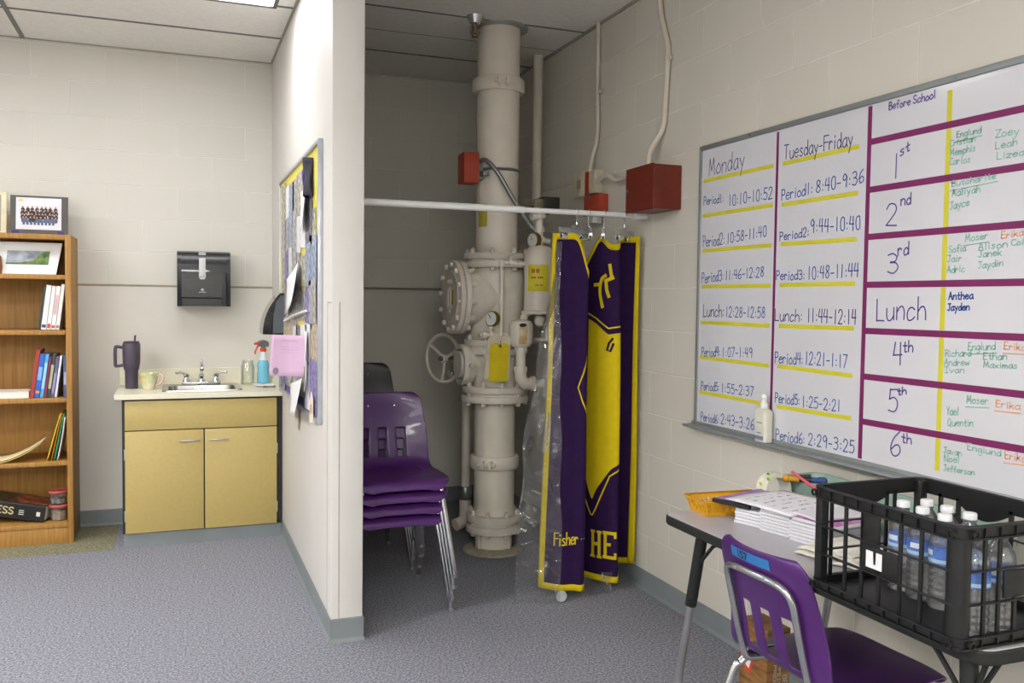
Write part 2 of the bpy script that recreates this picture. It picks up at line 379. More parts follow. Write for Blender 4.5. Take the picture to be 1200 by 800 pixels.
# ceiling bars
b = MB()
for y in (5.395, 4.81, 4.2, 3.6, 2.4, 1.2, 0, -1.2, -2.4): b.box((XL, y-.009, CEIL_Z-.004), (XP0-.002 if y > YP else XR, y+.009, CEIL_Z+.001))
for x in (-.83, -2.05, -3.27): b.box((x-.012, YF, CEIL_Z-.005), (x+.012, YB, CEIL_Z+.001))
for y in (5.41, 4.595): b.box((XP1, y-.006, CEIL_Z-.004), (XR, y+.006, CEIL_Z+.001))
struct(b.build('trim_3', m_bar, smooth=0))
b = MB()
b.box((XP1, 4.995, CEIL_Z-.0015), (XR, 5.003, CEIL_Z+.001)); b.box((XR-.012, YP, CEIL_Z-.012), (XR, YB, CEIL_Z)); b.box((XP0-.012, YP+.02, CEIL_Z-.006), (XP0, YB, CEIL_Z))
b.box((XL, YB-.012, CEIL_Z-.006), (XP0, YB, CEIL_Z))
struct(b.build('trim_4', m_score, smooth=0))
# baseboards: flat rubber with a toe
def baseboard(name, p0, p1, n):
    b = MB(); d = Vector(p1)-Vector(p0); L = d.length; d.normalize(); n = Vector(n)
    prof = [(0, 0), (.012, 0), (.010, .006), (.004, .016), (.004, .096), (.002, .1), (0, .1)]
    pts0 = [Vector((*p0, 0))+Vector((*n, 0))*a+Vector((0, 0, h)) for a, h in prof]
    dv = Vector((*d, 0))*L
    A = [b.bm.verts.new(p) for p in pts0]; B = [b.bm.verts.new(p+dv) for p in pts0]
    for i in range(len(A)):
        j = (i+1) % len(A); b.bm.faces.new((A[i], A[j], B[j], B[i]))
    b.bm.faces.new(A); b.bm.faces.new(B[::-1])
    return struct(b.build(name, m_base, smooth=20))
baseboard('baseboard_right', (XR, YF), (XR, YB), (-1, 0))
baseboard('baseboard_back', (XL, YB), (XP0, YB), (0, -1))
baseboard('baseboard_alcove', (XP1, YB), (XR, YB), (0, -1))
baseboard('baseboard_partition', (XP0, YP-.003), (XP0, YB), (-1, 0))
baseboard('baseboard_end', (XP0-.004, YP), (XP1+.004, YP), (0, -1))
baseboard('baseboard_inner', (XP1, YP-.003), (XP1, YB), (1, 0))
# recessed ceiling lights
for i, (x, y, s) in enumerate(LIGHTS):
    t = thing('ceiling_light', 'bright recessed ceiling light panel above the sink corner' if i == 0 else 'recessed ceiling light panel further back in the room', 'ceiling light', (x, y, CEIL_Z))
    if i: t['group'] = 'ceiling light panels out of frame'
    b = MB()
    for lo, hi in (((-.61, -.305), (.61, -.285)), ((-.61, .285), (.61, .305)), ((-.61, -.285), (-.59, .285)), ((.59, -.285), (.61, .285))):
        b.box((*lo, -.012), (*hi, -.001))
    b.build('frame', M('lamp_frame', '#55534c', .5), t, smooth=0)
    b = MB(); b.box((-.588, -.283, -.008), (.588, .283, -.002))
    b.build('diffuser', emit('lamp_%d' % i, LAMP_COL[i], s), t, smooth=0)

# ---------------------------------------------------------------- bookcase
m_oak = wood_mat('oak_veneer', '#9a7038', '#b58848', (25, 2, 2))
m_oak2 = wood_mat('oak_veneer_upright', '#9a7038', '#b58848', (25, 25, 1.2))
BX0, BX1, BY0, BY1, BH = -1.46, -.552, 5.606, 5.978, 1.765
t = thing('bookcase', 'tall oak veneer bookcase against the back wall', 'bookcase', (-1.0, 5.79, 0))
def bpart(name, lo, hi, m=m_oak, bv=.002):
    b = MB((-1.0, 5.79, 0)); b.box(lo, hi, bevel=bv); return b.build(name, m, t, smooth=30)
bpart('side_panel', (BX1-.03, BY0, 0), (BX1, BY1, BH), m_oak2)
bpart('side_panel', (BX0, BY0, 0), (BX0+.03, BY1, BH), m_oak2)
bpart('top_panel', (BX0+.0305, BY0, BH-.028), (BX1-.0305, BY1, BH))
bpart('back_panel', (BX0+.0305, BY1-.012, .09), (BX1-.0305, BY1, BH-.03), m_oak2)
SH = [1.538, 1.224, .839, .477]
for z in SH: bpart('shelf', (BX0+.0305, BY0+.004, z-.026), (BX1-.0305, BY1-.013, z))
bpart('bottom_shelf', (BX0+.0305, BY0+.002, .095), (BX1-.0305, BY1-.013, .121))
bpart('kick_board', (BX0+.0305, BY0+.006, 0), (BX1-.0305, BY0+.024, .093))
b = MB((-1.0, 5.79, 0)); b.cyl((BX1, BY0+.03, 1.40), (BX1+.003, BY0+.03, 1.40), .007); b.build('plug', M('grey_plastic', '#8b8f92', .5), t)

# books: local +x is the spine width, y depth, z height, spine faces -y
m_pages = M('book_pages', '#e8e4d8', .8, var=.05, scale=60)
def book(name, x, z, w, h, d, lean, cols, label, y=BY0+.03, group=None, band=None):
    t = thing(name, label, 'book', (x, y, z), 0, group); t.rotation_euler = (0, lean, 0)
    mc = M('cover_'+cols, '#'+cols, .35, var=.06, scale=30)
    b = MB()
    b.box((0, 0, 0), (w, .003, h), bevel=.001); b.box((0, .003, 0), (.002, d, h)); b.box((w-.002, .003, 0), (w, d, h))
    b.build('cover', mc, t, smooth=0)
    b = MB(); b.box((.0022, .0032, .003), (w-.0022, d-.004, h-.003)); b.build('page_block', m_pages, t, smooth=0)
    if band:
        for (z0, z1, c) in band:
            b = MB(); b.box((w*.12, -.0008, h*z0), (w*.88, .001, h*z1)); b.build('spine_band', M('band_'+c, '#'+c, .5), t, smooth=0)
    return t
bx = lambda px: -.588+(px-75)*.00424
# second shelf: dark thin book then white ones leaning right
zz = SH[1]+.001
XIN = BX1-.031
def lean_row(rows, lean, gap=.0022):
    """place a row of books from the right panel leftwards, all at one lean"""
    x = None; out = []
    for w_, h_, c, lab, bd in reversed(rows):
        if x is None: x = XIN-.002-w_*math.cos(lean)-h_*math.sin(lean)
        else: x = x-w_/math.cos(lean)-gap
        out.append((x, w_, h_, c, lab, bd))
    return out
rows = [(.026, .255, 'e6e4e0', 'white book with a small purple mark, second from the left in the leaning row', [(.05, .12, '4a3a6a')]),
        (.020, .25, 'e6e4e0', 'white book with red marks low on its spine beside the purple marked one', [(.04, .14, 'c8453a')]),
        (.022, .25, 'e6e4e0', 'white book with faint pink spine lettering in the middle of the white row', [(.35, .8, 'd9b0ac'), (.04, .1, 'c8453a')]),
        (.018, .262, 'e6e4e0', 'white book with a grey mark, rightmost of the leaning white row', [(.04, .1, '777777')])]
rows = [(.012, .245, '2b3a34', 'thin dark green book leaning at the left of the white books', None)]+rows
for x, w_, h_, c, lab, bd in lean_row(rows, .13): book('book', x, zz+w_*math.sin(.13), w_, h_, .19, .13, c, lab, band=bd)
# third shelf
zz = SH[2]+.001
book('book', XIN-.0165, zz, .0155, .24, .19, .0, '4a5a80', 'slate blue book upright against the right side panel', band=[(.3, .6, 'a9b4d0')])
XIN -= .018
rows = [(.020, .275, 'a3382f', 'red hardback book leaning at the left end of the coloured row', None),
        (.025, .25, '2f62c0', 'blue paperback with a small orange dot low on its spine', [(.1, .16, 'e08a3a'), (.4, .7, '7fb4e8')]),
        (.018, .25, '4f9fd0', 'light blue paperback between the blue and the maroon books', [(.2, .8, '9ccbe8')]),
        (.012, .235, '7a2f4c', 'thin maroon book beside the light blue paperback', None),
        (.018, .25, '3a3d35', 'black book with pale green spine lettering', [(.2, .75, 'a9b088')]),
        (.018, .235, '5f5a78', 'grey purple book beside the black book', [(.1, .6, '8f88b0')]),
        (.011, .24, 'd8dce2', 'thin white book between the purple and the slate blue books', None)]
for x, w_, h_, c, lab, bd in lean_row(rows, .135): book('book', x, zz+w_*math.sin(.135), w_, h_, .19, .135, c, lab, band=bd)
t = thing('book', 'white book lying flat on the third shelf', 'book', (-.835, 5.645, SH[2]))
b = MB(); b.box((-.15, 0, .0005), (.06, .16, .003)); b.box((-.15, 0, .036), (.06, .16, .0385)); b.box((-.15, 0, .003), (-.147, .16, .036))
b.build('cover', M('cover_white', '#e9e7e2', .4), t, smooth=0)
b = MB(); b.box((-.1465, .003, .0032), (.057, .157, .0358)); b.build('page_block', m_pages, t, smooth=0)
# fourth shelf: folders leaning, loose manila papers slumping
zz = SH[3]+.001
def folder(x, th, h, col, lean, lab, top=0, bend=0):
    b = MB((x, BY0+.03, zz))
    def f(u, v): return Vector((x+math.sin(lean)*v*h+bend*math.sin(v*PI), BY0+.03+u*.2, zz+math.cos(lean)*v*h))
    b.grid(f, [k/4 for k in range(5)], [k/10 for k in range(11)])
    o = b.build('folder', M('folder_'+col, '#'+col, .5, var=.05), smooth=40)
    s = o.modifiers.new('thick', 'SOLIDIFY'); s.thickness = th; s.offset = 1
    return tag(o, lab, 'folder')
folder(-.685, .006, .275, 'd8bb28', .26, 'yellow folder leaning at the left of the folder group')
folder(-.664, .006, .275, 'b9702a', .215, 'orange brown folder leaning beside the yellow folder')
folder(-.648, .008, .27, '2f8a4a', .20, 'green folder leaning between the orange and the pale ones')
folder(-.632, .006, .25, 'd6d2dc', .165, 'pale lavender folder leaning by the right side panel', bend=.003)
def slump(dz, x1, lab, col):
    b = MB((-.9, BY0+.05, zz))
    def f(u, v):
        x = lerp(-1.12, x1, v); k = max(0, (x+.93)/.23)
        return Vector((x, BY0+.02+u*.22-.03*v, zz+dz+.002+.112*min(k, 1.05)**1.6))
    b.grid(f, [k/4 for k in range(5)], [k/16 for k in range(17)])
    o = b.build('paper_folder', M('manila_'+col, '#'+col, .7, var=.05), smooth=40)
    s = o.modifiers.new('thick', 'SOLIDIFY'); s.thickness = .003; s.offset = 1
    return tag(o, lab, 'folder')
slump(0, -.715, 'manila folder slumped flat along the fourth shelf, lower one', 'd9bd7c')
slump(.010, -.70, 'cream folder slumped on top of the manila folder', 'e2d3a4')
# bottom shelf: thick book lying tilted and two food containers
zz = .122
t = thing('thick_book', 'thick black book lying on the bottom shelf with gold spine letters', 'book', (-.812, 5.665, zz+.018), -.12); t.rotation_euler = (.0, .16, -.22)
m_black = M('cover_black', '#23221f', .3, var=.1)
b = MB(); b.box((-.26, 0, 0), (.105, .215, .004)); b.box((-.26, 0, .088), (.105, .215, .092)); b.box((-.26, 0, .004), (.105, .006, .088), bevel=.002)
b.build('cover', m_black, t, smooth=0)
b = MB(); b.box((-.255, .0062, .0042), (.100, .21, .0878)); b.build('page_block', m_pages, t, smooth=0)
b = MB()
for st in strokes('ESS', -.150, .026, -.065, .026, .038, 0): b.ribbon(st, .007, lambda u, v: Vector((u, -.001, v)))
b.build('spine_lettering', M('gold_print', '#c9b98a', .5), t, smooth=0, fixn=False)
b = MB()
for k in range(3): b.box((-.035, -.001, .05-.011*k), (-.008, .0005, .054-.011*k))
b.box((.06, -.001, .03), (.08, .0005, .055)); b.build('spine_mark', M('white_print', '#d8d6d0', .5), t, smooth=0)
b = MB(); b.grid(lambda u, v: Vector((-.1+.2*u,   .02+.17*v, .0925+.0006*math.sin(7*u+5*v))), [k/6 for k in range(7)], [k/6 for k in range(7)])
b.build('cover_picture', M('fire_print', '#3a2a20', .4, scale=22, hex2='#b0583a'), t, smooth=0)
m_clear = M('clear_plastic', '#e8ecec', .08, trans=.95, ior=1.3, var=.01)
def container(x, y, z, w, h, label, fill):
    t = thing('food_container', label, 'food container', (x, y, z))
    b = MB(); pr_ = [(w*.36, 0), (w*.40, .003), (w*.48, h*.85), (w*.49, h*.85), (w*.41, .0015), (0, .0015)]
    b.lathe([(0, 0)]+pr_, n=28); b.build('tub', m_clear, t)
    b = MB(); b.lathe([(0, h*.80), (w*.50, h*.80), (w*.52, h*.83), (w*.52, h*.93), (w*.49, h*.98), (w*.44, h*.98), (w*.43, h*.95), (0, h*.95)], n=28); b.build('lid', M('red_lid', '#b5544a', .35), t)
    b = MB(); b.lathe([(0, .002), (w*.385, .004), (w*.42, h*fill), (w*.3, h*fill+.004), (0, h*fill+.006)], n=24); b.build('contents', M('contents_%d' % int(fill*100), '#c9a88a' if fill > .5 else '#4a443e', .8, scale=60, bump=.8, hex2='#e0cbb0' if fill > .5 else '#d8d4cc'), t)
container(-.638, 5.70, zz, .104, .095, 'red lidded food container with tan contents, the lower one', .6)
container(-.640, 5.70, zz+.095, .100, .080, 'red lidded food container stacked on the other one', .35)

# framed pictures
def gp():
    t = thing('group_photograph', 'dark matted group photograph standing on top of the bookcase', 'photograph', (-.735, 5.80, BH+.001)); t.rotation_euler = (-.16, 0, 0)
    W, H = .30, .235
    b = MB(); b.box((-W/2, 0, 0), (W/2, .008, H), bevel=.001); b.build('mount', M('mount_grey', '#56534f', .6, var=.06), t, smooth=0)
    b = MB(); b.box((-W/2+.03, -.001, .035), (W/2-.035, .001, H-.012)); b.build('print', M('print_white', '#dcdce2', .4), t, smooth=0)
    b = MB(); b.mi = 0
    rnd = random.Random(3)
    for row, (z, n) in enumerate(((.15, 8), (.13, 10), (.108, 11), (.088, 10))):
        for k in range(n):
            x = -.095+.19*(k+.5)/n+rnd.uniform(-.003, .003)
            b.mi = 0 if row < 3 else rnd.choice((0, 1)); b.sph((x, -.002, z), 1, (.0105, .0012, .014), 8)
            b.mi = 2; b.sph((x, -.0035, z+.017), 1, (.0048, .001, .006), 8)
    b.mi = 1
    for k in range(9): b.box((-.085+.019*k, -.003, .062), (-.073+.019*k, -.001, .085))
    b.build('printed_figures', [M('print_black', '#26262c', .5), M('print_blue', '#55617f', .5), M('print_skin', '#b98a72', .5)], t)
    b = MB(); b.box((-.105, -.002, .20), (-.085, 0, .214), bevel=.004); b.build('printed_crest', M('print_yellow', '#e0c95a', .5), t)
    b = MB(); b.box((-W/2+.012, -.0015, .004), (-W/2+.045, .001, .028)); b.box((W/2-.055, -.0015, .004), (W/2-.02, .001, .028)); b.build('printed_ribbon', M('print_purple', '#3a2a78', .5), t, smooth=0)
gp()
t = thing('landscape_picture', 'white matted landscape picture leaning on the top shelf', 'picture', (-.752, 5.66, SH[0]+.002)); t.rotation_euler = (-.22, 0, 0)
b = MB(); b.prism([(-.24, 0), (.118, 0), (.148, .185), (-.24, .185)], .006, lambda u, v, q: Vector((u, q, v))); b.build('mat_board', M('mat_white', '#e6e6e4', .5, var=.02), t, smooth=0)
b = MB(); b.prism([(-.135, .058), (.078, .058), (.086, .135), (-.128, .135)], .001, lambda u, v, q: Vector((u, -.001+q, v)))
b.build('print', M('print_sky', '#6a727c', .4, scale=14, hex2='#b4bcc4'), t, smooth=0)
b = MB(); b.prism([(-.135, .056), (.078, .056), (.086, .135), (.045, .125), (.0, .078), (-.06, .066), (-.135, .064)], .0008, lambda u, v, q: Vector((u, -.0025+q, v)))
b.build('printed_hill', M('print_green', '#2f4a2a', .4, scale=30, hex2='#6f8a3e'), t, smooth=0)
b = MB((-.935, 5.66, SH[0]+.001)); b.lathe([(0, .0), (.03, 0), (.034, .04), (.028, .1), (.0, .1)], (-.935, 5.66, SH[0]+.001))
tag(b.build('wooden_ornament', M('brown_wood', '#8a5a30', .5)), 'small brown wooden ornament at the edge of the top shelf', 'ornament')
t = thing('picture_frame', 'cream edged frame at the far left on top of the bookcase', 'picture frame', (-1.0, 5.80, BH+.001)); t.rotation_euler = (-.14, 0, 0)
b = MB(); b.box((-.12, 0, 0), (.098, .014, .25), bevel=.003); b.build('frame', M('cream_frame', '#dcd3b0', .5), t)
b = MB(); b.box((-.10, -.002, .02), (.07, .002, .23)); b.build('picture', M('dull_print', '#9a9a90', .5), t, smooth=0)
# ---------------------------------------------------------------- sink cabinet
m_mustard = M('mustard_laminate', '#b8a465', .45, var=.025, scale=40)
m_blackedge = M('black_edge', '#2b2d2c', .5)
m_alu = M('brushed_metal', '#b9bab8', .3, metal=.9, var=.04)
m_chrome = M('chrome', '#d8d9da', .12, metal=1, var=.02)
m_cream = M('cream_laminate', '#e2ddc6', .35, var=.02, scale=30)
CX0, CX1, CYF, CT = -.283, .592, 5.407, .872
t = thing('sink_cabinet', 'mustard yellow two door sink base cabinet on a grey kick', 'cabinet', (.155, 5.69, 0)); OFF = (.155, 5.69, 0)
def cp(name, lo, hi, m, bv=0, par=None):
    b = MB(OFF); b.box(lo, hi, bevel=bv); return b.build(name, m, par or t, smooth=30 if bv else 0)
b = MB(OFF); b.box((CX0, CYF+.004, .078), (CX0+.018, YB-.003, .842)); b.box((CX1-.018, CYF+.004, .078), (CX1, YB-.003, .842)); b.box((CX0+.018, CYF+.02, .078), (CX1-.018, YB-.003, .1))
b.box((CX0+.018, CYF+.006, .1), (CX0+.03, CYF+.02, .842)); b.box((CX1-.045, CYF+.006, .1), (CX1-.018, CYF+.02, .842)); b.box((CX0+.018, CYF+.006, .655), (CX1-.018, CYF+.02, .675)); b.box((CX0+.018, CYF+.006, .826), (CX1-.018, CYF+.02, .842)); b.box((.14, CYF+.006, .1), (.165, CYF+.02, .66))
b.build('body', m_blackedge, t, smooth=0)
cp('kick_base', (CX0+.006, CYF+.0, 0), (CX1-.003, CYF+.03, .0765), m_base)
cp('drawer_front', (CX0+.015, CYF-.016, .667), (CX1-.031, CYF+.003, .832), m_mustard, .0015)
dl = cp('door', (CX0+.015, CYF-.016, .082), (.150, CYF+.003, .661), m_mustard, .0015)
dr = cp('door', (.157, CYF-.016, .082), (CX1-.031, CYF+.003, .661), m_mustard, .0015)
for p, x0 in ((dl, .026), (dr, .182)):
    b = MB(OFF); b.tube([(x0, CYF-.016, .597), (x0, CYF-.038, .600), (x0+.005, CYF-.042, .600), (x0+.095, CYF-.042, .600), (x0+.1, CYF-.038, .600), (x0+.1, CYF-.016, .597)], .005, 8); b.build('handle', m_alu, p)
for p, x in ((dl, CX0+.010), (dr, CX1-.032)):
    for z in (.18, .53):
        b = MB(OFF); b.box((x, CYF-.014, z-.03), (x+.007, CYF+.0, z+.03), bevel=.001); b.build('hinge', m_alu, p)
# countertop with opening for the sink
SX0, SX1, SY0, SY1 = -.075, .375, 5.475, 5.90
t = thing('countertop', 'cream laminate countertop with backsplash on the yellow cabinet', 'countertop', (.155, 5.69, .842)); OFF = (.155, 5.69, .842)
b = MB(OFF)
X0, X1, Y0, Y1 = -.322, XP0-.002, CYF-.034, YB-.002
b.box((X0, Y0, .843), (X1, SY0+.012, CT), bevel=.003); b.box((X0, SY1-.012, .843), (X1, Y1, CT)); b.box((X0, SY0+.012, .843), (SX0+.012, SY1-.012, CT)); b.box((SX1-.012, SY0+.012, .843), (X1, SY1-.012, CT))
b.build('worktop', m_cream, t, smooth=20)
b = MB(OFF); b.box((X0, Y1-.02, CT), (X1, Y1, CT+.1), bevel=.002); b.build('backsplash', m_cream, t, smooth=20)
b = MB(OFF); b.box((X1-.018, Y0+.02, CT), (X1, Y1-.021, CT+.1), bevel=.002); b.build('side_splash', m_cream, t, smooth=20)
# steel sink
m_steel = M('stainless', '#b4b5b2', .25, metal=1, var=.06, scale=20)
t = thing('sink', 'stainless steel drop in sink set in the cream countertop', 'sink', ((SX0+SX1)/2, (SY0+SY1)/2, CT)); OFF = ((SX0+SX1)/2, (SY0+SY1)/2, CT)
def rrect(x0, x1, y0, y1, r, z, n=6):
    out = []
    for cx, cy, a0 in ((x1-r, y1-r, 0), (x0+r, y1-r, PI/2), (x0+r, y0+r, PI), (x1-r, y0+r, 1.5*PI)):
        for k in range(n+1):
            a = a0+PI/2*k/n; out.append((cx+r*math.cos(a), cy+r*math.sin(a), z))
    return out
def loft(b, rings, cap=True):
    V = [[b.bm.verts.new(p) for p in r] for r in rings]; n = len(V[0])
    for A, B in zip(V, V[1:]):
        for k in range(n): b.bm.faces.new((A[k], A[(k+1) % n], B[(k+1) % n], B[k])).material_index = b.mi
    if cap: b.bm.faces.new(V[-1]).material_index = b.mi
    return V
b = MB(OFF)
ix0, ix1, iy0, iy1 = SX0+.035, SX1-.035, SY0+.035, SY1-.075
loft(b, [rrect(SX0, SX1, SY0, SY1, .03, CT+.0006), rrect(SX0+.004, SX1-.004, SY0+.004, SY1-.004, .028, CT+.006), rrect(ix0-.012, ix1+.012, iy0-.012, iy1+.012, .06, CT+.006),
         rrect(ix0, ix1, iy0, iy1, .055, CT+.001), rrect(ix0+.004, ix1-.004, iy0+.004, iy1-.004, .05, CT-.03), rrect(ix0+.014, ix1-.014, iy0+.014, iy1-.014, .05, CT-.15), rrect(ix0+.05, ix1-.05, iy0+.05, iy1-.05, .04, CT-.165)])
b.build('basin', m_steel, t, smooth=50)
b = MB(OFF); b.cyl((.15, 5.67, CT-.164), (.15, 5.67, CT-.158), .04); b.build('drain', m_chrome, t)
# faucet
FX, FY, FZ = .152, 5.865, CT+.0065
t = thing('faucet', 'chrome two handle gooseneck faucet behind the sink', 'faucet', (FX, FY, FZ)); OFF = (FX, FY, FZ)
b = MB(OFF); b.box((FX-.115, FY-.025, FZ), (FX+.115, FY+.025, FZ+.016), bevel=.007, seg=3); b.build('deck_plate', m_chrome, t)
b = MB(OFF); b.lathe([(.022, .016), (.02, .03), (.014, .036), (.016, .05), (.016, .06), (.01, .066), (0, .066)], (FX, FY, FZ), n=20)
b.tube([(FX, FY, FZ+.06), (FX, FY, FZ+.10), (FX, FY-.004, FZ+.118), (FX, FY-.02, FZ+.135), (FX, FY-.05, FZ+.135), (FX, FY-.085, FZ+.122), (FX, FY-.11, FZ+.105)], .009, 12, smooth=4)
b.cyl((FX, FY-.106, FZ+.109), (FX, FY-.113, FZ+.098), .012, .012); b.sph((FX, FY-.012, FZ+.142), .010, (1, 1, 1.3)); b.build('spout', m_chrome, t)
for s in (-1, 1):
    x = FX+s*.088
    b = MB(OFF); b.lathe([(.024, .014), (.022, .028), (.015, .036), (.014, .045), (.018, .05), (.018, .058), (.010, .066), (0, .068)], (x, FY, FZ), n=20)
    b.tube([(x, FY, FZ+.06), (x+s*.03, FY-.004, FZ+.072), (x+s*.055, FY-.006, FZ+.073)], [.008, .008, .007, .007, .008, .008], 10, smooth=3); b.sph((x+s*.058, FY-.006, FZ+.073), .0095); b.build('handle', m_chrome, t)

# ---------------------------------------------------------------- things on the countertop
def lathe_obj(prof, m, t, name, n=36): 
    b = MB(); b.lathe(prof, n=n); return b.build(name, m, t)
m_tum = M('tumbler_purple', '#4d4553', .4, var=.04)
t = thing('tumbler', 'dark purple insulated tumbler with handle and straw', 'tumbler', (-.245, 5.74, CT+.0005))
lathe_obj([(0, 0), (.034, 0), (.036, .006), (.037, .105), (.043, .118), (.049, .16), (.050, .262), (.048, .270), (.044, .272), (0, .272)], m_tum, t, 'body')
b = MB(); b.tube([(-.047, 0, .245), (-.075, 0, .25), (-.088, 0, .24), (-.088, 0, .145), (-.082, 0, .135), (-.046, 0, .14)], .0095, 10, smooth=3); b.build('handle', m_tum, t)
lathe_obj([(0, .2725), (.045, .2725), (.045, .279), (.04, .282), (0, .282)], M('lid_dark', '#3a3440', .35), t, 'lid')
b = MB(); b.tube([(.018, .0, .283), (.022, 0, .318)], .005, 10); b.build('straw', M('straw_dark', '#35313b', .4), t)
t = thing('mug', 'pastel painted ceramic mug beside the dark tumbler', 'mug', (-.148, 5.66, CT+.0005), -.35)
lathe_obj([(0, 0), (.030, 0), (.033, .004), (.042, .03), (.053, .085), (.056, .098), (.053, .098), (.049, .085), (.038, .03), (.028, .008), (0, .008)], M('mug_glaze', '#b4c98c', .15, scale=16, hex2='#e6d9c0', coat=.4), t, 'cup')
b = MB(); b.tube([(.046, 0, .075), (.068, 0, .088), (.085, 0, .075), (.078, 0, .045), (.050, 0, .028), (.040, 0, .026)], .006, 10, smooth=4); b.build('handle', M('mug_pink', '#d9b6a6', .2, coat=.4), t)
b = MB(); b.grid(lambda u, v: Vector(((.0462+.018*(v-.5)*1.0)*math.cos(u), (.0462+.018*(v-.5)*1.0)*math.sin(u), .03+.05*v)), [(-2.0-.45*math.cos(PI*k/10)) for k in range(11)], [k/6 for k in range(7)])
b.build('painted_patch', M('mug_patch', '#d98f86', .2, scale=30, hex2='#e8c86a', coat=.3), t)
t = thing('glass_jar', 'empty clear glass jar beside the blue spray bottle', 'jar', (.425, 5.80, CT+.0005))
lathe_obj([(0, 0), (.036, 0), (.041, .006), (.042, .12), (.034, .135), (.034, .152), (.036, .155), (.031, .155), (.031, .135), (.038, .118), (.038, .008), (0, .006)], film_mat('jar_glass', '#fbfcf8', .25, .05, .08, .1, .35), t, 'jar_body')
t = thing('spray_bottle', 'blue liquid spray bottle with an orange trigger on the countertop', 'spray bottle', (.520, 5.80, CT+.011), .5)
lathe_obj([(0, 0), (.035, 0), (.038, .006), (.038, .06), (.035, .085), (.038, .11), (.034, .13), (.026, .145), (0, .145)], M('blue_liquid', '#6cb6d2', .15, var=.04, coat=.5), t, 'bottle')
lathe_obj([(.026, .1452), (.020, .165), (.017, .185), (.017, .205), (0, .205)], M('frosted_white', '#d8dde0', .3), t, 'neck')
lathe_obj([(.0185, .200), (.020, .202), (.020, .222), (.0185, .224), (0, .224)], M('red_ring', '#d0492c', .4), t, 'collar')
b = MB(); b.prism([(-.03, .232), (.03, .228), (.036, .245), (.030, .262), (.0, .274), (-.028, .268), (-.036, .25)], .024, lambda u, v, q: Vector((u, q-.012, v))); b.cyl((0, 0, .222), (0, 0, .236), .014); b.build('spray_head', M('head_grey', '#6f7478', .4), t)
b = MB(); b.cyl((-.035, 0, .254), (-.062, 0, .250), .0085, .0075); b.tube([(-.035, 0, .246), (-.045, 0, .225), (-.058, 0, .20), (-.056, 0, .185)], .0055, 8, smooth=3); b.build('trigger', M('orange_trigger', '#d4502a', .4), t)
b = MB((.528, 5.70, CT)); rn = random.Random(5)
b.grid(lambda u, v: Vector((.528+(u-.5)*.14+.006*math.sin(9*v), 5.74+(v-.5)*.2, CT+.0015+.004*abs(math.sin(11*u+7*v))+.004*abs(math.sin(17*v-4*u)))), [k/18 for k in range(19)], [k/18 for k in range(19)])
o = b.build('paper_towel', M('tissue', '#e8e6e2', .9, bump=.4, bscale=90), smooth=60); s = o.modifiers.new('thick', 'SOLIDIFY'); s.thickness = .0015; s.offset = 1
tag(o, 'crumpled white paper towel under the blue spray bottle', 'paper towel')
b = MB((.545, 5.60, CT)); b.tube([(.50, 5.575, CT+.006), (.54, 5.59, CT+.007), (.565, 5.60, CT+.006)], .004, 8); b.sph((.570, 5.603, CT+.007), .014, (1.2, .8, .4), rot=rz(.3))
tag(b.build('spoon', M('old_metal', '#8a8478', .35, metal=.8)), 'small metal spoon lying in front of the paper towel', 'spoon')

# ---------------------------------------------------------------- paper towel dispenser on the back wall
t = thing('paper_towel_dispenser', 'dark grey paper towel dispenser on the wall above the sink', 'dispenser', (.166, YB, 1.37)); OFF = (.166, YB, 1.37)
m_dis = M('dispenser_grey', '#1f2223', .3, var=.05, coat=.2)
DX0, DX1, DZ0, DZ1, DYF = .012, .322, 1.365, 1.705, YB-.215
b = MB(OFF)
prof = [(YB-.002, DZ1), (DYF+.07, DZ1), (DYF+.03, DZ1-.010), (DYF+.008, DZ1-.04), (DYF, DZ1-.09), (DYF, DZ0+.055), (DYF+.035, DZ0+.048), (DYF+.035, DZ0+.006), (YB-.002, DZ0+.006)]
b.prism(prof, DX1-DX0-.05, lambda u, v, q: Vector((DX0+.025+q, u, v))); b.build('cover', m_dis, t, smooth=35)
for x0 in (DX0, DX1-.0245):
    b = MB(OFF); b.prism([(YB-.002, DZ1), (DYF+.07, DZ1), (DYF+.03, DZ1-.010), (DYF+.008, DZ1-.04), (DYF+.003, DZ1-.09), (DYF+.003, DZ0+.01), (DYF+.01, DZ0), (YB-.002, DZ0)], .0245, lambda u, v, q: Vector((x0+q, u, v))); b.build('end_cheek', m_dis, t, smooth=35)
b = MB(OFF); b.box((DX0+.025, DYF+.036, DZ0+.002), (DX1-.025, DYF+.1, DZ0+.02)); b.build('slot', M('slot_black', '#151515', .6), t, smooth=0)
cx = .157
b = MB(OFF); b.prism([(cx-.021, 1.70), (cx+.021, 1.70), (cx+.021, 1.545), (cx+.012, 1.530), (cx-.012, 1.530), (cx-.021, 1.545)], .004, lambda u, v, q: Vector((u, (DYF-.0025 if v < 1.66 else DYF+.022)+q, v))); b.build('window', M('window_clear', '#aab0b0', .2, var=.1), t, smooth=0)
b = MB(OFF); b.box((cx-.019, DYF-.003, 1.55), (cx+.019, DYF+.0, 1.66), bevel=.002); b.build('roll_view', M('roll_white', '#d8d8d4', .6, scale=3, hex2='#b4b6b4'), t)
b = MB(OFF); b.box((.272, DYF-.006, 1.378), (.304, DYF+.01, 1.575), bevel=.006); b.box((.277, DYF-.012, 1.395), (.299, DYF-.004, 1.565), bevel=.004); b.build('lever', M('lever_dark', '#2c2f30', .35), t)
b = MB(OFF); b.cyl((cx, DYF-.0015, 1.467), (cx, DYF+.001, 1.467), .0085)
for k in range(7): b.box((cx-.02+.006*k, DYF-.0015, 1.449), (cx-.016+.006*k, DYF+.001, 1.455))
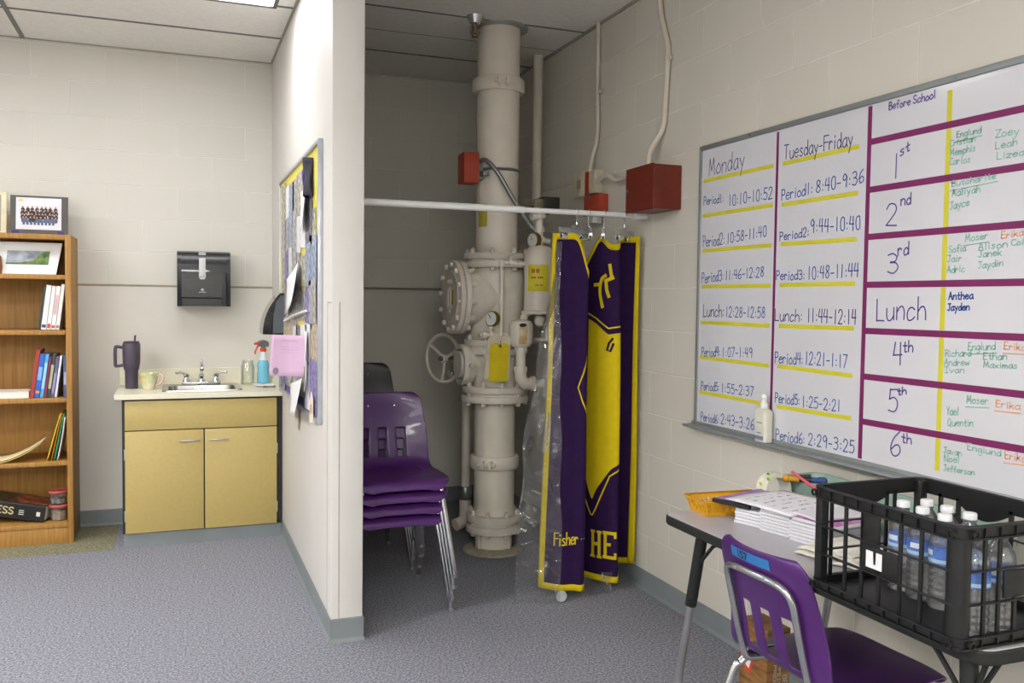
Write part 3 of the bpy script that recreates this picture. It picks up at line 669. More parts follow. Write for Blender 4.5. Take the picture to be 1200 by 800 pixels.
b.build('printed_emblem', M('emblem_grey', '#a9adae', .4), t, smooth=0)
# black dispenser on the partition above the counter corner
t = thing('wall_dispenser', 'black domed dispenser with a flat grey side on the partition', 'dispenser', (XP0, 5.32, 1.205)); OFF = (XP0, 5.32, 1.205)
def dome(y0, y1, inset, x_in):
    pts = [(x_in, 1.21+inset)]
    for k in range(9):
        a = k/8; pts.append((XP0-.13+inset+.095*(a**2.2), 1.215+inset+(.235-2*inset)*a))
    pts.append((x_in, 1.452-inset))
    b = MB(OFF); b.prism(pts, y1-y0, lambda u, v, q: Vector((u, y0+q, v))); return b
dome(5.21, 5.43, 0, XP0-.001).build('body', M('gloss_black', '#191b1b', .12, coat=.6), t, smooth=40)
def plate():
    b = MB(OFF); b.prism([(XP0-.003, 1.222), (XP0-.075, 1.222), (XP0-.070, 1.33), (XP0-.055, 1.40), (XP0-.03, 1.438), (XP0-.003, 1.440)], .006, lambda u, v, q: Vector((u, 5.203+q, v))); return b
plate().build('side_plate', M('plate_grey', '#565c60', .45), t, smooth=40)

# ---------------------------------------------------------------- corkboard on the partition
KY0, KY1, KZ0, KZ1, KX = 3.862, 5.405, .878, 2.106, XP0
t = thing('corkboard', 'aluminium framed yellow backed bulletin board crowded with pinned photos', 'bulletin board', (KX, 4.63, 1.49)); OFF = (KX, 4.63, 1.49)
b = MB(OFF); b.box((KX-.010, KY0+.012, KZ0+.012), (KX-.0005, KY1-.012, KZ1-.012)); b.build('backing', M('yellow_paper', '#e2d668', .7, var=.03), t, smooth=0)
b = MB(OFF)
for lo, hi in (((KY0, KZ0), (KY0+.018, KZ1)), ((KY1-.018, KZ0), (KY1, KZ1)), ((KY0+.018, KZ1-.018), (KY1-.018, KZ1)), ((KY0+.018, KZ0), (KY1-.018, KZ0+.018))): b.box((KX-.022, *lo), (KX-.0005, *hi), bevel=.002)
b.build('frame', M('alu_frame', '#b8bcc4', .35, metal=.5), t, smooth=30)
b = MB(OFF); b.box((KX-.0112, KY0+.02, KZ0+.02), (KX-.0098, KY0+.10, 1.66)); b.box((KX-.0112, KY0+.10, KZ0+.02), (KX-.0098, KY1-.02, KZ0+.06)); b.box((KX-.0112, KY1-.03, KZ0+.02), (KX-.0098, KY1-.019, 1.4)); b.build('border_strip', M('purple_paper', '#6a5a9a', .7), t, smooth=0)
PK = [('photo_dark', '#45454c', '#a09ea6'), ('photo_grey', '#77757a', '#c9c6c2'), ('photo_purple', '#5a4a88', '#a098c4'), ('photo_tan', '#94806a', '#d8c8b0'), ('card_white', '#e2e2e6', '#f0f0f0'), ('photo_mix', '#66686a', '#dcd8bc'), ('card_yellow', '#d2bf42', '#e8dc68'), ('photo_blue', '#66748e', '#b8c4d6'), ('card_pale', '#c6c8ce', '#e4e4e4')]
PM = [M(n, a, .5, scale=42, hex2=c) for n, a, c in PK]
rn = random.Random(11)
def card(y, z, w, h, m, label, tilt=0, curl=0, x=KX-.0115, name='pinned_photo', cat='pinned photo', group=None, lean=0):
    """y = left (far) edge centre; sheet on the board facing -x, curl lifts the near-bottom edge"""
    b = MB((x, y, z))
    ca, sa = math.cos(tilt), math.sin(tilt)
    def f(u, v):
        a = (u-.5)*w; c = (v-.5)*h
        yy = y-(a*ca-c*sa); zz = z+a*sa+c*ca
        lift = curl*((u*.6+(1-v)*.4)**2)
        return Vector((x-.0015-lift, yy, zz))
    n = 6 if curl else 1
    b.grid(f, [k/n for k in range(n+1)], [k/n for k in range(n+1)])
    o = b.build(name, m, smooth=60 if curl else 0); s = o.modifiers.new('thick', 'SOLIDIFY'); s.thickness = .0008; s.offset = 0
    return tag(o, label, cat, group)
G1 = 'small photos and cards pinned over the bulletin board'
L1 = 'small photo or card pinned flat among many on the bulletin board'
cols = 8; rows = 6; k = 0
for c in range(cols):
    for r in range(rows):
        y = KY1-.10-(c+.5)*(KY1-KY0-.2)/cols+rn.uniform(-.02, .02); z = KZ1-.07-(r+.5)*(KZ1-KZ0-.12)/rows+rn.uniform(-.02, .02)
        if c == cols-1 and r == 0: continue
        w = rn.choice((.14, .16, .19, .22)); h = rn.choice((.15, .18, .2, .24))
        h = min(h, 2*(z-KZ0-.025), 2*(KZ1-.02-z))
        card(y, z, w, h, PM[rn.choice((0, 1, 1, 2, 3, 4, 4, 5, 5, 1, 7, 8, 8))], L1, rn.uniform(-.06, .06), group=G1, x=KX-.0115-.0021*(k % 3)); k += 1
m_sheet = M('white_sheet', '#eeeef0', .7, var=.01)
card(4.68, 1.465, .62, .19, m_sheet, 'large blank white sheet curling off the middle of the board', .11, .05, KX-.022, 'pinned_sheet', 'paper')
card(4.50, .925, .62, .17, m_sheet, 'blank white sheet hanging off the bottom of the board', .13, .06, KX-.022, 'pinned_sheet', 'paper')
card(4.28, 1.84, .25, .19, m_sheet, 'plain white tag sheet pinned below the dark lanyard', .0, .03, KX-.022, 'pinned_sheet', 'paper')
card(4.20, 1.13, .10, .28, m_sheet, 'narrow white strip of paper behind the pink sheet', .03, .02, KX-.0205, 'pinned_sheet', 'paper')
# pink sheet standing out from the board on its curl
b = MB((.50, 4.45, 1.25)); 
def pk(u, v): return Vector((lerp(KX-.012, .428, u)+.006*math.sin(3*v+2*u), lerp(4.32, 4.38, u)+.02*math.sin(u*PI), lerp(1.243, 1.045, v)+.004*u))
b.grid(pk, [k/10 for k in range(11)], [k/8 for k in range(9)])
t = thing('pink_sheet', 'pink handwritten sheet sticking out from the bulletin board', 'paper', (.50, 4.45, 1.25))
o = b.build('sheet', M('pink_paper', '#d2b0ca', .7, var=.02), t, smooth=60); s = o.modifiers.new('thick', 'SOLIDIFY'); s.thickness = .0006; s.offset = 0
b = MB((.50, 4.45, 1.25)); rr = random.Random(2)
def onpk(u, v):
    p = pk(u, v); return p+Vector((-.0003, -.0014, 0))
for ln, (v0, n, ww) in enumerate(((.14, 5, .03), (.30, 7, .008), (.36, 7, .008), (.42, 6, .008))):
    pts = [(lerp(.72, .2, q/(n*4)), v0+ww*math.sin(q*1.9+rr.random())) for q in range(n*4)]
    b.ribbon(pts, .006 if ln == 0 else .003, onpk)
b.build('handwriting', M('pencil', '#7a6480', .7), t, smooth=0, fixn=False)
b = MB((.50, 4.45, 1.25)); b.grid(lambda u, v: onpk(.82+.09*v*math.cos(u), .88+.09*v*math.sin(u)), [2*PI*k/12 for k in range(13)], [0.01, .5, 1]); b.build('grey_stamp', M('stamp_grey', '#8a8088', .7), t, smooth=0, fixn=False)
# other distinct things on the board
t = thing('lanyard', 'dark grey and purple cloth lanyard hanging at the top of the board', 'lanyard', (KX-.03, 4.12, 1.98))
b = MB((KX-.03, 4.12, 1.98)); b.grid(lambda u, v: Vector((KX-.022-.022*math.sin(PI*u)-.006*math.sin(6*v+4*u), lerp(4.19, 4.05, u)+.012*math.sin(4*v), lerp(2.06, 1.89, v)-.02*abs(u-.5))), [k/10 for k in range(11)], [k/10 for k in range(11)])
o = b.build('cloth', M('cloth_dark', '#3f3c46', .9, var=.1, scale=20), t, smooth=60); s = o.modifiers.new('thick', 'SOLIDIFY'); s.thickness = .006; s.offset = 0
b = MB((KX-.03, 4.12, 1.98)); b.tube([(KX-.024, 4.18, 2.05), (KX-.042, 4.165, 1.99), (KX-.03, 4.18, 1.90)], .008, 8, smooth=4); b.build('ribbon', M('ribbon_purple', '#5d4a98', .8), t)
b = MB((KX-.03, 4.6, 1.33)); b.tube([(KX-.03, 5.05, 1.293), (KX-.034, 4.6, 1.335), (KX-.03, 4.16, 1.366)], .006, 8, smooth=4)
tag(b.build('white_cord', M('cord_white', '#e6e6e6', .5)), 'white cord stretched across the middle of the board', 'cord')
b = MB((KX-.025, 4.03, .93)); b.prism([(-.055, .0), (.055, 0), (.055, .10), (.0, .14), (-.055, .10)], .002, lambda u, v, q: Vector((KX-.024-q, 4.03-u, .865+v+u*.2)))
t = tag(b.build('rainbow_tag', M('tag_cream', '#e8dcc8', .7), smooth=0), 'cream paper tag with a rainbow at the bottom corner of the board', 'tag')
for i, c in enumerate(('d88a8a', 'e6c27a', '9ac88a', '8aa8d8')):
    b = MB((KX-.025, 4.03, .93)); r = .040-.009*i
    b.ribbon([(r*math.cos(PI*k/10), .04+r*math.sin(PI*k/10)) for k in range(11)], .008, lambda u, v: Vector((KX-.0268, 4.03-u, .865+v+u*.2))); b.build('rainbow_stripe', M('stripe_'+c, '#'+c, .7), t, smooth=0, fixn=False)
card(4.62, .83, .05, .16, PM[3], 'narrow brown ribbon strip hanging below the board', 0, .0, KX-.006, 'pinned_strip', 'paper')
# ---------------------------------------------------------------- fire sprinkler riser in the alcove
RX, RY = 1.695, 4.72
m_pipe = M('pipe_paint', '#e0d8ca', .4, var=.035, scale=9, bump=.08, bscale=40)
m_valve = M('valve_paint', '#d6cfc2', .45, var=.06, scale=14, bump=.12, bscale=50)
m_galv = M('galvanised', '#8f9394', .35, metal=.8, var=.08)
t = thing('sprinkler_riser', 'cream painted fire sprinkler riser with valves, floor to ceiling in the alcove', 'fire sprinkler riser', (RX, RY, 0)); OFF = (RX, RY, 0)
def rp(name, m=m_pipe, par=None):
    class Q:
        def __enter__(s): s.b = MB(OFF); return s.b
        def __exit__(s, *a): s.o = s.b.build(name, m, par or t, smooth=40)
    return Q()
def pipe(z0, z1, r=.115):
    with rp('pipe') as b: b.cyl((RX, RY, z0), (RX, RY, z1), r, n=40)
def flange(z0, z1, r, nb=8, bolt=.014, a0=.2):
    with rp('flange', m_valve) as b:
        g = (z1-z0)*.08; zm = (z0+z1)/2
        b.cyl((RX, RY, z0), (RX, RY, zm-g), r, n=48, bevel=.004); b.cyl((RX, RY, zm+g), (RX, RY, z1), r*.985, n=48, bevel=.004); b.cyl((RX, RY, zm-g), (RX, RY, zm+g), r*.9, n=40)
    for k in range(nb):
        a = a0+2*PI*k/nb; x, y = RX+(r-.022)*math.cos(a), RY+(r-.022)*math.sin(a)
        with rp('bolt', m_valve) as b:
            b.cyl((x, y, z0-.018), (x, y, z1+.018), bolt, n=6, bevel=.002); b.cyl((x, y, z1+.0), (x, y, z1+.028), bolt*.6, n=8)
def coupling(z0, z1, r, ang):
    with rp('coupling', m_pipe) as b:
        b.lathe([(.112, z0), (r-.008, z0), (r, z0+.010), (r, z1-.010), (r-.008, z1), (.112, z1)], (RX, RY, 0), n=44)
        for s in (0, PI):
            a = ang+s; m = rz(a); zc = (z0+z1)/2
            c = Vector((RX, RY, zc))+m @ Vector((r+.012, 0, 0))
            for q in (-.014, .014): b.box(c+Vector((-.022, -.008, -.022))+m.to_3x3() @ Vector((0, q*1.6, 0)), c+Vector((.022, .008, .022))+m.to_3x3() @ Vector((0, q*1.6, 0)), bevel=.004, rot=m)
            tdir = m.to_3x3() @ Vector((0, 1, 0))
            b.cyl(c-tdir*.05, c+tdir*.05, .010, n=8)
    pass
with rp('floor_plate', M('plate_dirty', '#a39a88', .6, var=.15, scale=30)) as b: b.lathe([(.11, .002), (.175, .002), (.172, .012), (.15, .024), (.118, .03)], (RX, RY, 0), n=40)
pipe(.0, .14, .105)
with rp('bolt', m_valve) as b:
    for k in range(4):
        a = .5+k*PI/2; b.cyl((RX+.118*math.cos(a), RY+.118*math.sin(a), .02), (RX+.118*math.cos(a), RY+.118*math.sin(a), .12), .008, n=8)
flange(.115, .215, .158)
pipe(.2, .50); coupling(.475, .55, .140, -2.2); pipe(.53, .87)
flange(.855, .945, .190, 10)
with rp('lower_valve_body', m_valve) as b:
    b.lathe([(.125, .93), (.135, .96), (.148, 1.0), (.148, 1.10), (.135, 1.13), (.130, 1.15)], (RX, RY, 0), n=44)
flange(1.125, 1.205, .182, 8, a0=.1)
with rp('check_valve_body', m_valve) as b:
    b.lathe([(.13, 1.19), (.150, 1.22), (.158, 1.27), (.16, 1.54), (.150, 1.59), (.13, 1.62)], (RX, RY, 0), n=44)
    b.cyl((RX, RY, 1.438), (RX-.205, RY, 1.438), .150, .165, n=40)
flange(1.605, 1.685, .186, 8, a0=.3)
pipe(1.67, 2.60, .118); coupling(2.575, 2.65, .146, -2.3+.55); pipe(2.62, CEIL_Z-.001, .118)
with rp('ceiling_plate', M('escutcheon', '#a8aaa6', .4, metal=.5)) as b: b.lathe([(.119, CEIL_Z-.012), (.16, CEIL_Z-.010), (.166, CEIL_Z-.001)], (RX, RY, 0), n=44)
# bolted inspection cover facing left
cx = RX-.205
with rp('cover_flange', m_valve) as b:
    b.cyl((cx, RY, 1.438), (cx-.030, RY, 1.438), .204, n=56, bevel=.005)
with rp('inspection_cover', m_valve) as b:
    b.cyl((cx-.035, RY, 1.438), (cx-.062, RY, 1.438), .204, n=56, bevel=.006); b.cyl((cx-.060, RY, 1.438), (cx-.068, RY, 1.438), .150, .145, n=48)
    b.cyl((cx-.028, RY, 1.438), (cx-.037, RY, 1.438), .188, n=40)
    b.tube([(cx-.069, RY+.028*math.cos(a*PI/8), 1.438+.055*math.sin(a*PI/8)) for a in range(16)], .005, 6, closed=True)
    rr = random.Random(4)
    for z, n in ((1.515, 6), (1.375, 6), (1.35, 2)):
        for k in range(n): b.box((cx-.071, RY+.045-.016*k-.010+(.03 if n == 2 else 0)*-1, z), (cx-.067, RY+.045-.016*k+(.03 if n == 2 else 0)*-1, z+.020), bevel=.002)
for k in range(12):
    a = 2*PI*k/12+.13; y, z = RY+.180*math.cos(a), 1.438+.180*math.sin(a)
    with rp('bolt', m_pipe) as b: b.cyl((cx+.03, y, z), (cx-.078, y, z), .0145, n=6, bevel=.003)
with rp('yellow_mark', M('mark_yellow', '#a89a3c', .6)) as b: b.box((cx-.0695, RY-.075, 1.40), (cx-.067, RY-.035, 1.48))
# side outlet with cap below the cover
with rp('side_outlet', m_valve) as b:
    b.cyl((RX, RY-.0, 1.065), (RX-.19, RY-.0, 1.065), .085, n=36); b.lathe([(.085, .0), (.105, .0), (.108, .008), (.108, .038), (.100, .045), (.085, .05)], (RX-.15, RY, 1.065), (-1, 0, 0), n=36)
    b.lathe([(.092, .0), (.112, .0), (.114, .008), (.114, .034), (.106, .04), (.07, .045)], (RX-.215, RY, 1.065), (1, 0, 0), n=36); b.cyl((RX-.19, RY, 1.065), (RX-.225, RY, 1.065), .075, n=30)
    b.cyl((RX-.185, RY-.114, 1.065), (RX-.185, RY-.135, 1.065), .011, n=8)
# trim piping in front of the valve body
TY = RY-.185
with rp('trim_pipe') as b:
    zt, zb = 1.625, 1.235; x = RX-.035
    b.tube([(x, TY, zb), (x, TY, zt)], .0105, 12); b.tube([(x-.008, TY, zt), (x+.16, TY, zt)], .010, 12); b.tube([(x-.11, TY, zb), (x+.10, TY, zb)], .010, 12)
    for z in (zb, zt, 1.42): b.cyl((x, TY, z-.014), (x, TY, z+.014), .018, n=8)
    for dx, z in ((.05, zt), (.10, zt), (.14, zt), (-.06, zb), (-.10, zb), (.06, zb)): b.cyl((x+dx-.011, TY, z), (x+dx+.011, TY, z), .019, n=6)
    for dx, z in ((.05, zt), (-.06, zb)): b.cyl((x+dx, TY, z), (x+dx, TY-.0, z+.035), .011, n=8); b.sph((x+dx, TY, z+.036), .015, (1, 1, .7))
    b.tube([(x-.11, TY, zb), (x-.11, TY+.06, zb)], .010, 10); b.tube([(x, TY, zt), (x, TY+.04, zt)], .010, 10)
def gauge(c, n, r, name):
    n = Vector(n).normalized(); c = Vector(c)
    g = None
    with rp(name, M('gauge_brass', '#8a7434', .35, metal=.7)) as b: b.cyl(c-n*.03, c, r, n=28, bevel=.003)
    g = t.children[-1]
    b = MB(OFF); b.cyl(c, c+n*.002, r*.88, n=28); b.build('dial', M('dial_white', '#d5d6d2', .3), [o for o in t.children if o.name.startswith(name)][-1])
    b = MB(OFF); q = n.cross(Vector((0, 0, 1))).normalized(); b.tube([c+n*.0035, c+n*.0035+(q*.4+Vector((0, 0, .6)))*r], .0016, 6); b.build('needle', M('needle_black', '#222222', .5), [o for o in t.children if o.name.startswith(name)][-1])
gauge((1.600, TY-.0, 1.325), (-.85, -.5, .05), .042, 'pressure_gauge')
with rp('gauge_stem') as b: b.tube([(1.605, TY+.01, 1.245), (1.605, TY+.01, 1.29)], .011, 8); b.cyl((1.63, TY+.012, 1.325), (1.67, TY+.02, 1.325), .012)
# retard chamber with the yellow instruction label
KX_, KY_ = 1.872, 4.52
with rp('retard_chamber') as b:
    b.lathe([(0, 1.352), (.092, 1.352), (.095, 1.358), (.095, 1.368), (.082, 1.372), (.082, 1.655), (.078, 1.690), (.062, 1.715), (.035, 1.728), (0, 1.73)], (KX_, KY_, 0), n=40)
    b.cyl((KX_, KY_, 1.32), (KX_, KY_, 1.353), .02); b.sph((KX_+.0, KY_-.02, 1.315), .032); 
    b.tube([(KX_, KY_, 1.72), (KX_, KY_, 1.93)], .020, 14); b.cyl((KX_, KY_, 1.745), (KX_, KY_, 1.775), .032, n=8); b.cyl((KX_, KY_, 1.80), (KX_, KY_, 1.83), .030, n=8); b.cyl((KX_, KY_, 1.875), (KX_, KY_, 1.905), .034, n=14)
    b.cyl((KX_-.05, KY_, 1.885), (KX_, KY_, 1.885), .024); b.tube([(KX_, KY_, 1.76), (KX_+.06, KY_, 1.75)], .014, 10)
    b.tube([(KX_+.055, KY_, 1.36), (KX_+.055, KY_, 1.21), (KX_-.0, KY_+.1, 1.2)], .018, 10)
gauge((KX_-.045, KY_-.01, 1.755), (-.9, -.35, 0), .042, 'pressure_gauge')
with rp('instruction_label', M('label_yellow', '#dcd02e', .5)) as b:
    b.grid(lambda u, v: Vector((KX_+.0828*math.cos(u), KY_+.0828*math.sin(u), v)), [-2.75+1.45*k/14 for k in range(15)], [1.475, 1.62])
lab = [o for o in t.children if o.name.startswith('instruction_label')][-1]
b = MB(OFF)
for z, a0, a1, h in ((1.575, -2.45, -1.85, .022), (1.545, -2.5, -1.55, .010), (1.505, -2.2, -1.6, .008)):
    nn = 8
    for k in range(nn):
        if k % 4 == 3: continue
        A, B = lerp(a0, a1, k/nn), lerp(a0, a1, (k+.8)/nn)
        b.grid(lambda u, v: Vector((KX_+.0835*math.cos(u), KY_+.0835*math.sin(u), v)), [A, B], [z, z+h])
b.build('printed_lines', M('label_red', '#b0562a', .6), lab, smooth=0)
# small water vessel with rust stain, drop pipe and outlet
VX, VY = 1.762, 4.50
with rp('alarm_check_pot', M('pot_paint', '#e0d9cb', .4, scale=7)) as b:
    b.lathe([(.03, 1.175), (.045, 1.172), (.062, 1.19), (.066, 1.22), (.066, 1.285), (.058, 1.31), (.03, 1.322), (0, 1.322)], (VX, VY, 0), n=32)
    b.cyl((VX, VY, 1.145), (VX, VY, 1.18), .036, n=8)
pot = [o for o in t.children if o.name.startswith('alarm_check_pot')][-1]
b = MB(OFF); b.grid(lambda u, v: Vector((VX+.0672*math.cos(u), VY+.0672*math.sin(u), v)), [-2.1+.7*k/8 for k in range(9)], [1.19, 1.22, 1.25, 1.285]); b.build('rust_stain', M('rust', '#d8c8a8', .7, scale=20, hex2='#b88d55'), pot)
b = MB(OFF); b.sph((VX-.012, VY-.060, 1.292), .022, (1, .5, .5)); b.build('port', M('port_black', '#2c2a26', .4), pot)
with rp('drop_pipe') as b:
    b.tube([(VX+.02, VY+.02, 1.31), (VX+.035, VY+.03, 1.345), (KX_-.04, KY_, 1.37)], .020, 10, smooth=3)
    b.tube([(VX, VY, 1.16), (VX, VY, 1.03)], .027, 16); b.tube([(VX, VY, 1.045), (VX+.003, VY, 1.0), (VX+.03, VY, .972), (VX+.08, VY, .97)], .033, 16, smooth=4)
    b.cyl((VX+.06, VY, .97), (VX+.085, VY, .97), .041, n=8); b.cyl((VX, VY, 1.04), (VX, VY, 1.065), .040, n=8); b.tube([(VX+.07, VY, .97), (VX+.27, VY, .97)], .023, 14); b.cyl((VX+.24, VY, .97), (VX+.27, VY, .97), .034, n=8)
    b.tube([(VX+.26, VY, .97), (VX+.29, VY, 1.0), (VX+.29, VY, 1.3)], .022, 12)
# handwheel on the drain valve behind
HX, HY, HZ = 1.475, 5.02, 1.078
ax = Vector((-.88, -.47, 0)).normalized(); ay = Vector((0, 0, 1)); axx = ax.cross(ay).normalized()
W0 = Vector((HX, HY, HZ))
with rp('handwheel') as b:
    b.tube([W0+(axx*math.cos(2*PI*k/40)+ay*math.sin(2*PI*k/40))*.140 for k in range(40)], .011, 10, closed=True)
    for k in range(3):
        a = 2*PI*k/3+.6; d = axx*math.cos(a)+ay*math.sin(a); b.tube([W0-ax*.012, W0+d*.07-ax*.01, W0+d*.138], .009, 8, smooth=2)
    b.cyl(W0-ax*.02, W0+ax*.012, .024, n=16)
with rp('valve_stem', m_galv) as b: b.cyl(W0+ax*.03, W0-ax*.17, .011); b.cyl(W0+ax*.012, W0+ax*.024, .016, n=6)
with rp('drain_valve', m_valve) as b:
    e = W0-ax*.2
    b.cyl(W0-ax*.10, W0-ax*.17, .035, n=16); b.sph(e, .055); b.cyl(e+Vector((0, 0, -.08)), e+Vector((0, 0, .07)), .045, n=20); b.tube([e+Vector((0, 0, .05)), e+Vector((.04, -.05, .07)), Vector((RX, RY+.05, 1.16))], .035, 12, smooth=3)
with rp('drain_pipe') as b:
    e = W0-ax*.2
    b.tube([e, Vector((e.x, e.y, .12))], .026, 16)
    b.tube([Vector((e.x, e.y, .22)), Vector((e.x, e.y, .12)), Vector((e.x-.02, e.y-.005, .075)), Vector((e.x-.07, e.y-.02, .06))], .037, 14, smooth=4)
with rp('drain_coupling', m_galv) as b: b.cyl((W0-ax*.2).xy.to_3d()+Vector((0, 0, .21)), (W0-ax*.2).xy.to_3d()+Vector((0, 0, .29)), .040, n=20, bevel=.003)
# lock and chain
with rp('chain_lock', m_galv) as b:
    c = W0+Vector((.05, -.02, -.075))
    for k in range(7): b.tube([c+Vector((.018*math.cos(k*1.3)+.012*math.cos(q), .012*math.sin(k*2.1)-.01, .012*k-.04+.012*math.sin(q))) for q in [i*PI/4 for i in range(8)]], .0035, 6, closed=True)
    b.box(c+Vector((-.015, -.03, -.045)), c+Vector((.02, -.015, .0)), bevel=.004)
# flow switch
with rp('flow_switch_box', M('signal_red', '#a8402c', .45, var=.06)) as b:
    b.prism([(-.052, 0), (.052, 0), (.058, .012), (.058, .15), (.050, .160), (-.052, .165), (-.058, .155), (-.058, .012)], .085, lambda u, v, q: Vector((1.468+q+.0*u, RY-.04+u, 2.062+v)))
with rp('flow_switch_mount', m_galv) as b:
    b.box((1.5535, RY-.07, 2.085), (1.585, RY-.01, 2.20), bevel=.004); b.cyl((1.56, RY-.04, 2.12), (1.61, RY-.03, 2.12), .04, n=16); b.box((1.565, RY-.135, 2.10), (1.60, RY-.02, 2.125), bevel=.003)
    b.tube([(RX+.124*math.cos(a), RY+.124*math.sin(a), 2.145) for a in [PI*1.05+k*PI*.95/16 for k in range(17)]], .008, 8); b.tube([(RX+.124*math.cos(a), RY+.124*math.sin(a), 2.145) for a in [k*PI*1.05/16 for k in range(17)]], .008, 8)
with rp('flexible_conduit', m_galv) as b: b.tube([(1.56, RY-.07, 2.185), (1.585, RY-.13, 2.18), (1.64, RY-.165, 2.11), (1.72, RY-.18, 1.98), (1.82, RY-.19, 1.84), (1.875, RY-.2, 1.795), (1.95, RY-.2, 1.785)], .0125, 10, smooth=6)
with rp('yellow_sticker', M('mark_yellow2', '#b5a63a', .6)) as b: b.grid(lambda u, v: Vector((RX+.1188*math.cos(u), RY+.1188*math.sin(u), v)), [-2.95+.55*k/6 for k in range(7)], [1.83, 1.955])
# pressure switch on top of the chamber
with rp('pressure_switch', M('switch_black', '#2b2d2b', .45)) as b: b.box((KX_-.0, KY_-.055, 1.915), (KX_+.095, KY_+.045, 1.99), bevel=.004); b.box((KX_-.06, KY_-.04, 1.905), (KX_+.05, KY_+.04, 1.93), bevel=.006, rot=ry_(.2))
with rp('switch_cover', M('switch_olive', '#7d7762', .5)) as b: b.box((KX_-.05, KY_-.05, 1.925), (KX_-.001, KY_+.04, 1.975), bevel=.003)
# hanging inspection tags
t2 = thing('inspection_tag', 'yellow over manila inspection tag hanging on the riser valve', 'tag', (1.64, TY-.03, 1.10))
for nm, m, x0, dx, z0, z1, yy, tl in (('manila_tag', M('manila_tag', '#d5cbb2', .7), 1.575, .118, 1.00, 1.228, -.016, .10), ('top_tag', M('manila_tag', '#d5cbb2', .7), 1.583, .118, 1.0, 1.232, -.022, -.0), ('yellow_tag', M('tag_yellow', '#d9c318', .6), 1.583, .108, .985, 1.192, -.026, -.0)):
    b = MB((1.64, TY-.03, 1.10)); b.prism([(0, 0), (dx, 0), (dx, z1-z0-.012), (dx-.012, z1-z0), (.012, z1-z0), (0, z1-z0-.012)], .0012, lambda u, v, q: Vector((x0+u-tl*(.23-v)*.9, TY+yy-.02+q+.02*(1-v/.23), z0+v))); o_ = b.build(nm, m, t2, smooth=0)
b = MB((1.64, TY-.03, 1.10)); b.tube([(1.64, TY-.045, 1.20), (1.65, TY-.02, 1.225), (1.66, TY-.012, 1.237)], .0025, 6); b.cyl((1.637, TY-.049, 1.178), (1.637, TY-.044, 1.178), .008); b.build('tie_wire', m_galv, t2)

# ---------------------------------------------------------------- pipes, boxes and conduits on the right wall
b = MB((2.10, 5.13, 2.0)); b.cyl((2.10, 5.13, 1.75), (2.10, 5.13, CEIL_Z-.001), .030, n=24); b.tube([(2.10, 5.13, 1.76), (2.10, 5.10, 1.70), (2.06, 5.0, 1.70)], .030, 14, smooth=3)
tag(b.build('vertical_pipe', m_pipe), 'slim cream pipe running up to the ceiling behind the riser', 'pipe')
t = thing('fire_sprinkler', 'small chrome sprinkler head hanging from the alcove ceiling', 'sprinkler head', (1.50, 4.56, CEIL_Z-.001)); OFF = (1.50, 4.56, CEIL_Z-.001)
b = MB(OFF); b.lathe([(.0, 0), (.045, 0), (.043, -.006), (.028, -.04), (.0, -.045)], OFF, n=24); b.build('cup', m_chrome, t)
b = MB(OFF); b.cyl((1.50, 4.56, 2.84), (1.50, 4.56, 2.895), .012); b.tube([(1.50, 4.56, 2.87), (1.525, 4.56, 2.85), (1.505, 4.56, 2.825)], .004, 6, smooth=3); b.tube([(1.50, 4.56, 2.87), (1.475, 4.56, 2.85), (1.495, 4.56, 2.825)], .004, 6, smooth=3); b.cyl((1.50, 4.56, 2.822), (1.50, 4.56, 2.826), .018); b.build('head', M('head_brass', '#7d7358', .4, metal=.7), t)
m_cond = M('conduit_paint', '#cdc4b6', .45, var=.03)
def conduit(name, pts, r, lab, clips=()):
    c = Vector(pts[len(pts)//2]); t = thing(name, lab, 'conduit', c)
    b = MB(c); b.tube(pts, r, 12, smooth=6); b.build('tube', m_cond, t)
    for y, z in clips:
        b = MB(c); b.box((XR-.0012-.02, y-.03, z-.010), (XR-.0012, y+.012, z+.010), bevel=.003); b.build('strap', m_cond, t)
conduit('conduit', [(XR-.015, 4.405, CEIL_Z-.001), (XR-.015, 4.40, 2.6), (XR-.015, 4.395, 2.32), (XR-.03, 4.42, 2.22), (XR-.04, 4.44, 2.11)], .012, 'thin painted conduit from the ceiling down to the beige outlet box', [(4.385, 2.56)])
conduit('conduit', [(XR-.015, 3.745, CEIL_Z-.001), (XR-.015, 3.74, 2.80), (XR-.015, 3.685, 2.66), (XR-.015, 3.665, 2.58), (XR-.015, 3.68, 2.35), (XR-.018, 3.695, 2.24), (XR-.05, 3.745, 2.15), (XR-.06, 3.75, 2.078)], .014, 'bent painted conduit from the ceiling down to the large red box', [(3.672, 2.56)])
conduit('conduit', [(XR-.05, 4.30, 2.07), (XR-.05, 4.20, 2.085), (XR-.045, 4.12, 2.05), (XR-.045, 4.0, 2.05), (XR-.05, 3.81, 2.055)], .013, 'short wavy conduit between the beige outlet box and the red box')
m_red = M('red_box_paint', '#6a2415', .4, var=.05, scale=20)
t = thing('red_alarm_box', 'large red metal box on the right wall at the end of the rod', 'alarm box', (XR-.075, 3.66, 1.95)); OFF = (XR-.075, 3.66, 1.95)
b = MB(OFF); b.box((XR-.145, 3.545, 1.85), (XR-.001, 3.80, 2.05), bevel=.002); b.build('enclosure', m_red, t, smooth=20)
b = MB(OFF); b.box((XR-.150, 3.541, 1.846), (XR-.1455, 3.803, 2.054), bevel=.002); b.build('lid', m_red, t, smooth=20)
for z in (1.88, 2.02):
    b = MB(OFF); b.cyl((XR-.147, 3.545, z-.012), (XR-.147, 3.5405, z+.012), .004) ; b.build('hinge', m_red, t)
b = MB(OFF); b.cyl((XR-.15, 3.78, 1.95), (XR-.155, 3.78, 1.95), .007); b.build('screw', m_galv, t)
